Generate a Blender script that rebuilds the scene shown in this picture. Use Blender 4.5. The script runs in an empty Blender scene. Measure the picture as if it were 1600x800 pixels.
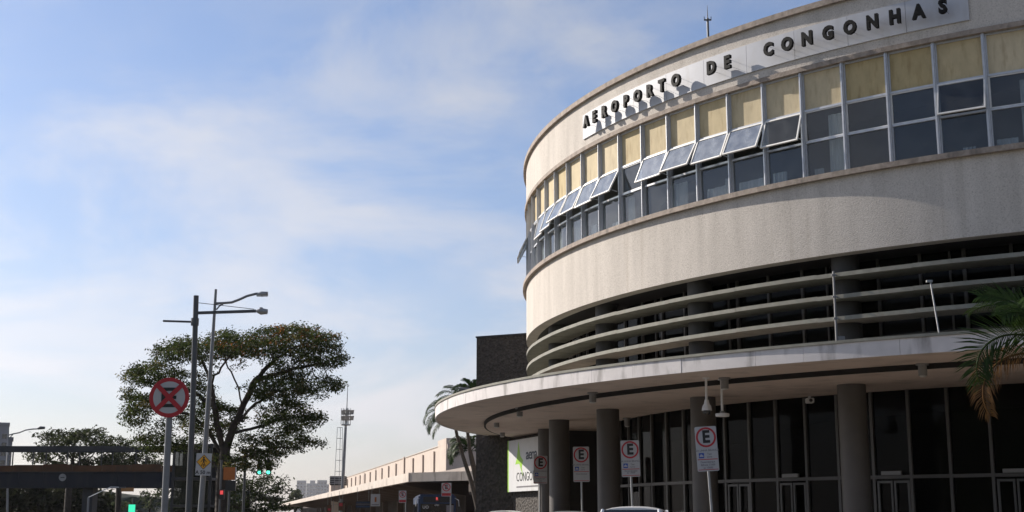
import bpy, bmesh, math, random
import numpy as np
from mathutils import Vector, Matrix

random.seed(7)
rng = np.random.default_rng(11)
scene = bpy.context.scene
COL = scene.collection
R_ = math.radians
EYE = 1.6

# ------------------------------------------------------------------ camera
PITCH = R_(11.177)
FPX = 2050.0                      # focal length in pixels of the 1600 px wide photograph
cam_d = bpy.data.cameras.new('camera')
cam_d.sensor_width = 36.0
cam_d.lens = FPX / 1600.0 * 36.0
cam_d.clip_start = 0.1
cam_d.clip_end = 20000.0
cam = bpy.data.objects.new('camera', cam_d)
COL.objects.link(cam)
cam.location = (0, 0, EYE)
cam.rotation_euler = (math.pi / 2 + PITCH, 0, 0)
scene.camera = cam

# ------------------------------------------------------------------ sky and sun
SUN_AZ = -56.5                    # degrees clockwise from +Y (negative = to the left of the view)
SUN_EL = 29.0
CLOUD_LOC = (8.4, 3.2, 0)
CLOUD_ROT = 40
CLOUD_SC = 2.6
world = bpy.data.worlds.new('World')
scene.world = world
world.use_nodes = True
wn, wl = world.node_tree.nodes, world.node_tree.links
bg = wn['Background']
bg.inputs[1].default_value = 0.080
sky = wn.new('ShaderNodeTexSky')
sky.sky_type = 'NISHITA'
sky.sun_disc = False
sky.sun_elevation = R_(SUN_EL)
sky.sun_rotation = R_(SUN_AZ)
sky.altitude = 800
sky.air_density = 1.0
sky.dust_density = 1.4
sky.ozone_density = 1.6
# thin high cloud: noise on a flat cloud deck seen in the direction of view
tc = wn.new('ShaderNodeTexCoord')
sep = wn.new('ShaderNodeSeparateXYZ'); wl.new(tc.outputs['Generated'], sep.inputs[0])
def wmath(op, a, b):
    n = wn.new('ShaderNodeMath'); n.operation = op
    for i, s in enumerate((a, b)):
        if s is None: continue
        if isinstance(s, (int, float)): n.inputs[i].default_value = s
        else: wl.new(s, n.inputs[i])
    return n.outputs[0]
up_ = wmath('MAXIMUM', sep.outputs[2], 0.0)
zc = wmath('ADD', up_, 0.42)
cx = wmath('DIVIDE', sep.outputs[0], zc)
cy = wmath('DIVIDE', sep.outputs[1], zc)
comb = wn.new('ShaderNodeCombineXYZ'); wl.new(cx, comb.inputs[0]); wl.new(cy, comb.inputs[1])
def cloud_layer(rot, loc, sc, scale, rough, lo, hi, dist):
    mp = wn.new('ShaderNodeMapping'); wl.new(comb.outputs[0], mp.inputs[0])
    mp.inputs['Rotation'].default_value = (0, 0, R_(rot)); mp.inputs['Location'].default_value = loc; mp.inputs['Scale'].default_value = sc
    n1 = wn.new('ShaderNodeTexNoise'); wl.new(mp.outputs[0], n1.inputs['Vector'])
    n1.inputs['Scale'].default_value = scale; n1.inputs['Detail'].default_value = 8; n1.inputs['Roughness'].default_value = rough; n1.inputs['Distortion'].default_value = dist
    r1 = wn.new('ShaderNodeValToRGB'); wl.new(n1.outputs[0], r1.inputs[0]); r1.color_ramp.interpolation = 'EASE'
    r1.color_ramp.elements[0].position = lo; r1.color_ramp.elements[0].color = (0, 0, 0, 1)
    r1.color_ramp.elements[1].position = hi; r1.color_ramp.elements[1].color = (1, 1, 1, 1)
    return r1.outputs[0]
ca = cloud_layer(CLOUD_ROT, CLOUD_LOC, (0.85, 1.2, 1), CLOUD_SC, 0.58, 0.44, 0.64, 0.6)
cb = cloud_layer(20, (9.2, 4.4, 0), (0.8, 1.2, 1), 6.5, 0.55, 0.40, 0.75, 0.3)
cf = wmath('MULTIPLY', wmath('ADD', wmath('MULTIPLY', ca, 0.68), wmath('MULTIPLY', cb, 0.26)), 0.86)
cf = wmath('ADD', cf, 0.05)
def wmix(f, a, b):
    n = wn.new('ShaderNodeMix'); n.data_type = 'RGBA'; wl.new(f, n.inputs[0])
    for k, q in ((6, a), (7, b)):
        if isinstance(q, tuple): n.inputs[k].default_value = q
        else: wl.new(q, n.inputs[k])
    return n
tint = wn.new('ShaderNodeMix'); tint.data_type = 'RGBA'; tint.blend_type = 'MULTIPLY'; tint.inputs[0].default_value = 1.0
wl.new(sky.outputs[0], tint.inputs[6]); tint.inputs[7].default_value = (0.98, 1.07, 1.23, 1)
bw = wn.new('ShaderNodeRGBToBW'); wl.new(sky.outputs[0], bw.inputs[0])
def lit(mul, col):          # cloud and haze scatter the same light as the sky behind them, with a paler tint
    n = wn.new('ShaderNodeMix'); n.data_type = 'RGBA'; n.blend_type = 'MULTIPLY'; n.inputs[0].default_value = 1.0
    wl.new(wmath('MULTIPLY', wmath('POWER', bw.outputs[0], 0.6), mul), n.inputs[6]); n.inputs[7].default_value = col
    return n.outputs[2]
mixw = wmix(cf, tint.outputs[2], lit(2.85, (0.985, 1.025, 1.14, 1)))
# warm low haze towards the horizon
hzf = wmath('MULTIPLY', wmath('POWER', 2.718, wmath('MULTIPLY', up_, -8.0)), 0.9)
mixh = wmix(hzf, mixw.outputs[2], lit(1.66, (1.12, 1.0, 0.93, 1)))
wl.new(mixh.outputs[2], bg.inputs[0])

sun_d = bpy.data.lights.new('sun', 'SUN')
sun_d.energy = 4.7
sun_d.angle = R_(0.55)
sun_d.color = (1.0, 0.92, 0.83)
sun = bpy.data.objects.new('sun', sun_d)
COL.objects.link(sun)
sdir = Vector((math.sin(R_(SUN_AZ)) * math.cos(R_(SUN_EL)), math.cos(R_(SUN_AZ)) * math.cos(R_(SUN_EL)), math.sin(R_(SUN_EL))))
sun.rotation_euler = sdir.to_track_quat('Z', 'Y').to_euler()
sun.location = sdir * 200

scene.view_settings.view_transform = 'Standard'
scene.view_settings.look = 'None'
scene.view_settings.exposure = 0.5
scene.view_settings.gamma = 1.0
scene.render.engine = 'CYCLES'
scene.cycles.use_denoising = True
scene.cycles.max_bounces = 8
scene.cycles.transparent_max_bounces = 16
scene.cycles.sample_clamp_indirect = 6

# ------------------------------------------------------------------ helpers
def W(px, py, d):
    """World point on the line of sight through photograph pixel (px, py), at depth d metres."""
    u, v = px - 800.0, py - 400.0
    y = FPX * math.cos(PITCH) + v * math.sin(PITCH)
    z = FPX * math.sin(PITCH) - v * math.cos(PITCH)
    return Vector((u / y * d, d, z / y * d + EYE))

class MB:
    def __init__(s): s.v = []; s.f = []
    def add(s, vs, fs):
        o = len(s.v); s.v += [tuple(p) for p in vs]; s.f += [tuple(i + o for i in q) for q in fs]; return s
    def hexa(s, p):   # 0-3 bottom ccw, 4-7 top
        return s.add(p, [(3, 2, 1, 0), (4, 5, 6, 7), (0, 1, 5, 4), (1, 2, 6, 5), (2, 3, 7, 6), (3, 0, 4, 7)])
    def box(s, x0, x1, y0, y1, z0, z1):
        return s.hexa([(x0, y0, z0), (x1, y0, z0), (x1, y1, z0), (x0, y1, z0), (x0, y0, z1), (x1, y0, z1), (x1, y1, z1), (x0, y1, z1)])
    def bar(s, a, b, w, h, up=(0, 0, 1)):
        a, b = Vector(a), Vector(b); d = (b - a).normalized(); u = Vector(up)
        if abs(d.dot(u)) > 0.98: u = Vector((0, 1, 0))
        r = d.cross(u).normalized() * (w / 2); t = r.cross(d).normalized() * (h / 2)
        return s.hexa([a - r - t, a + r - t, b + r - t, b - r - t, a - r + t, a + r + t, b + r + t, b - r + t])
    def tube(s, pts, rad, n=8, caps=True):
        pts = [Vector(p) for p in pts]
        if not hasattr(rad, '__len__'): rad = [rad] * len(pts)
        o = len(s.v); ref = None
        for i, p in enumerate(pts):
            d = (pts[min(i + 1, len(pts) - 1)] - pts[max(i - 1, 0)]).normalized()
            if ref is None: ref = d.orthogonal().normalized()
            ref = (ref - d * ref.dot(d))
            ref = ref.normalized() if ref.length > 1e-6 else d.orthogonal().normalized()
            b = d.cross(ref)
            for k in range(n):
                a = 2 * math.pi * k / n
                s.v.append(tuple(p + (ref * math.cos(a) + b * math.sin(a)) * rad[i]))
        for i in range(len(pts) - 1):
            for k in range(n):
                k2 = (k + 1) % n
                s.f.append((o + i * n + k, o + i * n + k2, o + (i + 1) * n + k2, o + (i + 1) * n + k))
        if caps:
            s.f.append(tuple(o + k for k in reversed(range(n))))
            s.f.append(tuple(o + (len(pts) - 1) * n + k for k in range(n)))
        return s
    def lathe(s, prof, n=24, c=(0, 0, 0)):
        o = len(s.v)
        for r, z in prof:
            for k in range(n):
                a = 2 * math.pi * k / n
                s.v.append((c[0] + r * math.cos(a), c[1] + r * math.sin(a), c[2] + z))
        for i in range(len(prof) - 1):
            for k in range(n):
                k2 = (k + 1) % n
                s.f.append((o + i * n + k, o + i * n + k2, o + (i + 1) * n + k2, o + (i + 1) * n + k))
        s.f.append(tuple(o + k for k in reversed(range(n))))
        s.f.append(tuple(o + (len(prof) - 1) * n + k for k in range(n)))
        return s
    def arc(s, r0, r1, z0, z1, t0, t1, n, closed=False):
        """Solid ring sector about the local origin; r0/r1/z may be numbers or functions of the angle in degrees."""
        o = len(s.v); g = lambda q, t: q(t) if callable(q) else q
        m = n if closed else n + 1
        for i in range(m):
            td = t0 + (t1 - t0) * i / n; a = R_(td)
            for r, z in ((r0, z0), (r1, z0), (r1, z1), (r0, z1)):
                rr = g(r, td); s.v.append((rr * math.cos(a), rr * math.sin(a), g(z, td)))
        for i in range(n):
            A, B = o + i * 4, o + ((i + 1) % m) * 4
            for k in range(4):
                k2 = (k + 1) % 4
                s.f.append((A + k, A + k2, B + k2, B + k))
        if not closed:
            s.f.append((o, o + 3, o + 2, o + 1)); e = o + n * 4; s.f.append((e, e + 1, e + 2, e + 3))
        return s
    def prism(s, poly, z0, z1):   # poly: xy list
        n = len(poly)
        return s.add([(x, y, z0) for x, y in poly] + [(x, y, z1) for x, y in poly],
                     [tuple(reversed(range(n))), tuple(range(n, 2 * n))] + [(i, (i + 1) % n, n + (i + 1) % n, n + i) for i in range(n)])
    def mesh(s, name, mat=None, smooth=None, bevel=0, fix=True):
        me = bpy.data.meshes.new(name)
        me.from_pydata(s.v, [], s.f)
        if fix or bevel:
            bm = bmesh.new(); bm.from_mesh(me)
            if bevel:
                bmesh.ops.remove_doubles(bm, verts=bm.verts, dist=1e-5)
                bmesh.ops.bevel(bm, geom=list(bm.edges), offset=bevel, segments=2, affect='EDGES', clamp_overlap=True)
            bmesh.ops.recalc_face_normals(bm, faces=bm.faces)
            bm.to_mesh(me); bm.free()
        if mat: me.materials.append(mat)
        if smooth: shade(me, smooth)
        return me
    def build(s, name, mat, parent=None, smooth=None, bevel=0, fix=True):
        return link(name, s.mesh(name, mat, smooth, bevel, fix), parent)

def shade(me, ang):
    for p in me.polygons: p.use_smooth = True
    try: me.set_sharp_from_angle(angle=R_(ang))
    except Exception: pass

def link(name, me, parent=None, loc=None, rz=None):
    o = bpy.data.objects.new(name, me); COL.objects.link(o)
    if parent: o.parent = parent
    if loc is not None: o.location = loc
    if rz is not None: o.rotation_euler = (0, 0, rz)
    return o

def tag(o, label, cat, group=None):
    o['label'] = label; o['category'] = cat
    if group: o['group'] = group
    return o

def thing(name, label, cat, loc=(0, 0, 0), rz=0.0, group=None):
    o = bpy.data.objects.new(name, None); COL.objects.link(o)
    o.empty_display_size = 0.3
    o.location = loc; o.rotation_euler = (0, 0, rz)
    return tag(o, label, cat, group)

def struct(o, kind='structure'):
    o['kind'] = kind; return o

def text_mesh(body, size, depth, bold=0.0, mat=None, spacing=1.0, xscale=1.0):
    """Flat lettering in the XZ plane facing -Y, centred on the origin, from -depth to 0 in y."""
    cu = bpy.data.curves.new('lettering', 'FONT'); cu.body = body; cu.size = size
    cu.extrude = depth / 2; cu.offset = bold; cu.align_x = 'CENTER'; cu.align_y = 'CENTER'; cu.space_character = spacing
    cu.resolution_u = 3
    ob = bpy.data.objects.new('lettering', cu); COL.objects.link(ob)
    dg = bpy.context.evaluated_depsgraph_get()
    me = bpy.data.meshes.new_from_object(ob.evaluated_get(dg))
    bpy.data.objects.remove(ob); bpy.data.curves.remove(cu)
    me.transform(Matrix.Translation((0, -depth / 2, 0)) @ Matrix.Rotation(math.pi / 2, 4, 'X') @ Matrix.Diagonal((xscale, 1, 1, 1)))
    me.materials.clear()
    if mat: me.materials.append(mat)
    return me

# ------------------------------------------------------------------ materials
def new_mat(name):
    m = bpy.data.materials.new(name); m.use_nodes = True
    return m, m.node_tree.nodes, m.node_tree.links, m.node_tree.nodes['Principled BSDF']

def mk(name, col, rough=0.6, metal=0.0, var=0.12, scale=3.0, stretch=(1, 1, 1), bump=0.0, bscale=60.0, spec=0.5, detail=5, dirt=None, dirt_amt=0.5, dscale=(1.2, 1.2, 0.25), emit=None, estr=0.0):
    m, N, L, P = new_mat(name)
    t = N.new('ShaderNodeTexCoord'); mpn = N.new('ShaderNodeMapping'); L.new(t.outputs['Object'], mpn.inputs[0])
    mpn.inputs['Scale'].default_value = stretch
    ns = N.new('ShaderNodeTexNoise'); L.new(mpn.outputs[0], ns.inputs['Vector']); ns.inputs['Scale'].default_value = scale; ns.inputs['Detail'].default_value = detail
    ns.inputs['Roughness'].default_value = 0.62
    cr = N.new('ShaderNodeValToRGB'); L.new(ns.outputs[0], cr.inputs[0])
    cr.color_ramp.elements[0].position = 0.28; cr.color_ramp.elements[1].position = 0.72
    cr.color_ramp.elements[0].color = tuple(max(0, c * (1 - var)) for c in col) + (1,)
    cr.color_ramp.elements[1].color = tuple(min(1, c * (1 + var)) for c in col) + (1,)
    out = cr.outputs[0]
    if dirt:
        m2 = N.new('ShaderNodeMapping'); L.new(t.outputs['Object'], m2.inputs[0]); m2.inputs['Scale'].default_value = dscale
        n2 = N.new('ShaderNodeTexNoise'); L.new(m2.outputs[0], n2.inputs['Vector']); n2.inputs['Scale'].default_value = 2.2; n2.inputs['Detail'].default_value = 6
        c2 = N.new('ShaderNodeValToRGB'); L.new(n2.outputs[0], c2.inputs[0]); c2.color_ramp.elements[0].position = 0.52; c2.color_ramp.elements[1].position = 0.72
        c2.color_ramp.elements[1].color = (dirt_amt,) * 3 + (1,)
        mx = N.new('ShaderNodeMix'); mx.data_type = 'RGBA'; L.new(c2.outputs[0], mx.inputs[0]); L.new(out, mx.inputs[6]); mx.inputs[7].default_value = tuple(dirt) + (1,)
        out = mx.outputs[2]
    L.new(out, P.inputs['Base Color'])
    P.inputs['Roughness'].default_value = rough; P.inputs['Metallic'].default_value = metal
    P.inputs['Specular IOR Level'].default_value = spec
    if bump:
        n3 = N.new('ShaderNodeTexNoise'); L.new(t.outputs['Object'], n3.inputs['Vector']); n3.inputs['Scale'].default_value = bscale; n3.inputs['Detail'].default_value = 3
        bp = N.new('ShaderNodeBump'); bp.inputs['Strength'].default_value = bump; bp.inputs['Distance'].default_value = 0.02
        L.new(n3.outputs[0], bp.inputs['Height']); L.new(bp.outputs[0], P.inputs['Normal'])
    if emit:
        P.inputs['Emission Color'].default_value = tuple(emit) + (1,); P.inputs['Emission Strength'].default_value = estr
    return m

def glass_mat(name, tint, dirt=0.06, rough=0.01, dcol=(0.6, 0.6, 0.58), ior=1.5, nscale=3.0, refl=1.0):
    m, N, L, P = new_mat(name); N.remove(P)
    out = N['Material Output']
    tr = N.new('ShaderNodeBsdfTransparent'); tr.inputs[0].default_value = tuple(tint) + (1,)
    gl = N.new('ShaderNodeBsdfGlossy'); gl.inputs['Roughness'].default_value = rough; gl.inputs[0].default_value = (0.95, 0.97, 1, 1)
    fr = N.new('ShaderNodeFresnel'); fr.inputs[0].default_value = ior
    ge = N.new('ShaderNodeNewGeometry'); inv_ = N.new('ShaderNodeMath'); inv_.operation = 'SUBTRACT'; inv_.inputs[0].default_value = 1.0; L.new(ge.outputs['Backfacing'], inv_.inputs[1])
    frf = N.new('ShaderNodeMath'); frf.operation = 'MULTIPLY'; L.new(fr.outputs[0], frf.inputs[0]); L.new(inv_.outputs[0], frf.inputs[1])
    fr2 = N.new('ShaderNodeMath'); fr2.operation = 'MULTIPLY'; L.new(frf.outputs[0], fr2.inputs[0]); fr2.inputs[1].default_value = refl; frf = fr2
    lp = N.new('ShaderNodeTexCoord')
    ns = N.new('ShaderNodeTexNoise'); L.new(lp.outputs['Object'], ns.inputs['Vector']); ns.inputs['Scale'].default_value = nscale; ns.inputs['Detail'].default_value = 6
    bp = N.new('ShaderNodeBump'); bp.inputs['Strength'].default_value = 0.006; bp.inputs['Distance'].default_value = 0.02; L.new(ns.outputs[0], bp.inputs['Height'])
    L.new(bp.outputs[0], gl.inputs['Normal'])
    m1 = N.new('ShaderNodeMixShader'); L.new(frf.outputs[0], m1.inputs[0]); L.new(tr.outputs[0], m1.inputs[1]); L.new(gl.outputs[0], m1.inputs[2])
    df = N.new('ShaderNodeBsdfDiffuse'); df.inputs[0].default_value = tuple(dcol) + (1,)
    cr = N.new('ShaderNodeValToRGB'); L.new(ns.outputs[0], cr.inputs[0]); cr.color_ramp.elements[0].position = 0.35; cr.color_ramp.elements[1].position = 0.75
    cr.color_ramp.elements[0].color = (dirt * 0.6,) * 3 + (1,); cr.color_ramp.elements[1].color = (min(1, dirt * 1.5),) * 3 + (1,)
    m2 = N.new('ShaderNodeMixShader'); L.new(cr.outputs[0], m2.inputs[0]); L.new(m1.outputs[0], m2.inputs[1]); L.new(df.outputs[0], m2.inputs[2])
    L.new(m2.outputs[0], out.inputs[0])
    return m

def leaf_mat(name, transl=0.35):
    """Leaf colour comes from the per-leaf colour attribute 'tint'."""
    m, N, L, P = new_mat(name); N.remove(P)
    out = N['Material Output']
    at = N.new('ShaderNodeAttribute'); at.attribute_name = 'tint'
    df = N.new('ShaderNodeBsdfDiffuse'); L.new(at.outputs[0], df.inputs[0])
    tl = N.new('ShaderNodeBsdfTranslucent'); L.new(at.outputs[0], tl.inputs[0])
    gl = N.new('ShaderNodeBsdfGlossy'); gl.inputs['Roughness'].default_value = 0.45; gl.inputs[0].default_value = (0.3, 0.3, 0.3, 1)
    m1 = N.new('ShaderNodeMixShader'); m1.inputs[0].default_value = transl; L.new(df.outputs[0], m1.inputs[1]); L.new(tl.outputs[0], m1.inputs[2])
    m2 = N.new('ShaderNodeMixShader'); m2.inputs[0].default_value = 0.05; L.new(m1.outputs[0], m2.inputs[1]); L.new(gl.outputs[0], m2.inputs[2])
    L.new(m2.outputs[0], out.inputs[0])
    return m

def pebble_mat():
    m, N, L, P = new_mat('pebble_dash_render')
    t = N.new('ShaderNodeTexCoord')
    n1 = N.new('ShaderNodeTexNoise'); n1.inputs['Scale'].default_value = 26; n1.inputs['Detail'].default_value = 5; n1.inputs['Roughness'].default_value = 0.75; L.new(t.outputs['Object'], n1.inputs['Vector'])
    c1 = N.new('ShaderNodeValToRGB'); L.new(n1.outputs[0], c1.inputs[0])
    e = c1.color_ramp.elements; e[0].position = 0.30; e[0].color = (0.36, 0.32, 0.28, 1); e[1].position = 0.68; e[1].color = (0.685, 0.635, 0.58, 1)
    k = e.new(0.45); k.color = (0.575, 0.53, 0.478, 1)
    mpn = N.new('ShaderNodeMapping'); mpn.inputs['Scale'].default_value = (1.6, 1.6, 0.22); L.new(t.outputs['Object'], mpn.inputs[0])
    n2 = N.new('ShaderNodeTexNoise'); n2.inputs['Scale'].default_value = 1.4; n2.inputs['Detail'].default_value = 6; L.new(mpn.outputs[0], n2.inputs['Vector'])
    c2 = N.new('ShaderNodeValToRGB'); L.new(n2.outputs[0], c2.inputs[0])
    c2.color_ramp.elements[0].position = 0.25; c2.color_ramp.elements[0].color = (0.84, 0.83, 0.81, 1); c2.color_ramp.elements[1].position = 0.7; c2.color_ramp.elements[1].color = (1.05, 1.04, 1.02, 1)
    mx = N.new('ShaderNodeMix'); mx.data_type = 'RGBA'; mx.blend_type = 'MULTIPLY'; mx.inputs[0].default_value = 1; L.new(c1.outputs[0], mx.inputs[6]); L.new(c2.outputs[0], mx.inputs[7])
    m3 = N.new('ShaderNodeMapping'); m3.inputs['Scale'].default_value = (4.5, 4.5, 0.16); L.new(t.outputs['Object'], m3.inputs[0])
    n3 = N.new('ShaderNodeTexNoise'); n3.inputs['Scale'].default_value = 1.0; n3.inputs['Detail'].default_value = 4; L.new(m3.outputs[0], n3.inputs['Vector'])
    c3 = N.new('ShaderNodeValToRGB'); L.new(n3.outputs[0], c3.inputs[0])
    c3.color_ramp.elements[0].position = 0.60; c3.color_ramp.elements[0].color = (1, 1, 1, 1); c3.color_ramp.elements[1].position = 0.78; c3.color_ramp.elements[1].color = (0.90, 0.885, 0.86, 1)
    mx3 = N.new('ShaderNodeMix'); mx3.data_type = 'RGBA'; mx3.blend_type = 'MULTIPLY'; mx3.inputs[0].default_value = 1; L.new(mx.outputs[2], mx3.inputs[6]); L.new(c3.outputs[0], mx3.inputs[7])
    L.new(mx3.outputs[2], P.inputs['Base Color']); P.inputs['Roughness'].default_value = 0.9; P.inputs['Specular IOR Level'].default_value = 0.2
    vo = N.new('ShaderNodeTexVoronoi'); vo.inputs['Scale'].default_value = 34; L.new(t.outputs['Object'], vo.inputs['Vector'])
    bp = N.new('ShaderNodeBump'); bp.inputs['Strength'].default_value = 0.32; bp.inputs['Distance'].default_value = 0.015; L.new(vo.outputs['Distance'], bp.inputs['Height']); L.new(bp.outputs[0], P.inputs['Normal'])
    return m

def stone_mat():
    m, N, L, P = new_mat('rough_dark_stone')
    t = N.new('ShaderNodeTexCoord')
    vo = N.new('ShaderNodeTexVoronoi'); vo.inputs['Scale'].default_value = 9.0; L.new(t.outputs['Object'], vo.inputs['Vector'])
    c1 = N.new('ShaderNodeValToRGB'); L.new(vo.outputs['Color'], c1.inputs[0])
    c1.color_ramp.elements[0].color = (0.03, 0.026, 0.022, 1); c1.color_ramp.elements[1].color = (0.075, 0.062, 0.052, 1)
    n1 = N.new('ShaderNodeTexNoise'); n1.inputs['Scale'].default_value = 9; n1.inputs['Detail'].default_value = 6; L.new(t.outputs['Object'], n1.inputs['Vector'])
    mx = N.new('ShaderNodeMix'); mx.data_type = 'RGBA'; mx.blend_type = 'OVERLAY'; mx.inputs[0].default_value = 0.7; L.new(c1.outputs[0], mx.inputs[6]); L.new(n1.outputs[0], mx.inputs[7])
    L.new(mx.outputs[2], P.inputs['Base Color']); P.inputs['Roughness'].default_value = 0.85
    bp = N.new('ShaderNodeBump'); bp.inputs['Strength'].default_value = 1.0; bp.inputs['Distance'].default_value = 0.06; L.new(vo.outputs['Distance'], bp.inputs['Height']); L.new(bp.outputs[0], P.inputs['Normal'])
    return m

def blind_mat():
    m = mk('ochre_coated_glass', (0.56, 0.455, 0.27), 0.7, var=0.12, scale=1.6, stretch=(1, 2.2, 1.2), spec=0.2, dirt=(0.34, 0.24, 0.12), dirt_amt=0.55, dscale=(1, 3, 0.7))
    N, L = m.node_tree.nodes, m.node_tree.links; P = N['Principled BSDF']
    oi = N.new('ShaderNodeObjectInfo'); hs = N.new('ShaderNodeHueSaturation')
    a = N.new('ShaderNodeMapRange'); a.inputs[3].default_value = 0.88; a.inputs[4].default_value = 1.10; L.new(oi.outputs['Random'], a.inputs[0]); L.new(a.outputs[0], hs.inputs['Value'])
    b = N.new('ShaderNodeMapRange'); b.inputs[3].default_value = 1.15; b.inputs[4].default_value = 0.85; L.new(oi.outputs['Random'], b.inputs[0]); L.new(b.outputs[0], hs.inputs['Saturation'])
    src = P.inputs['Base Color'].links[0].from_socket; L.new(src, hs.inputs['Color']); L.new(hs.outputs[0], P.inputs['Base Color'])
    # each pane shows another stretch of the stains
    mp_ = [n for n in N if n.type == 'MAPPING']
    for q in mp_:
        sc_ = N.new('ShaderNodeMath'); sc_.operation = 'MULTIPLY'; sc_.inputs[1].default_value = 40.0; L.new(oi.outputs['Random'], sc_.inputs[0])
        cb_ = N.new('ShaderNodeCombineXYZ'); L.new(sc_.outputs[0], cb_.inputs[0]); L.new(sc_.outputs[0], cb_.inputs[1]); L.new(cb_.outputs[0], q.inputs['Location'])
    return m

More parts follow.
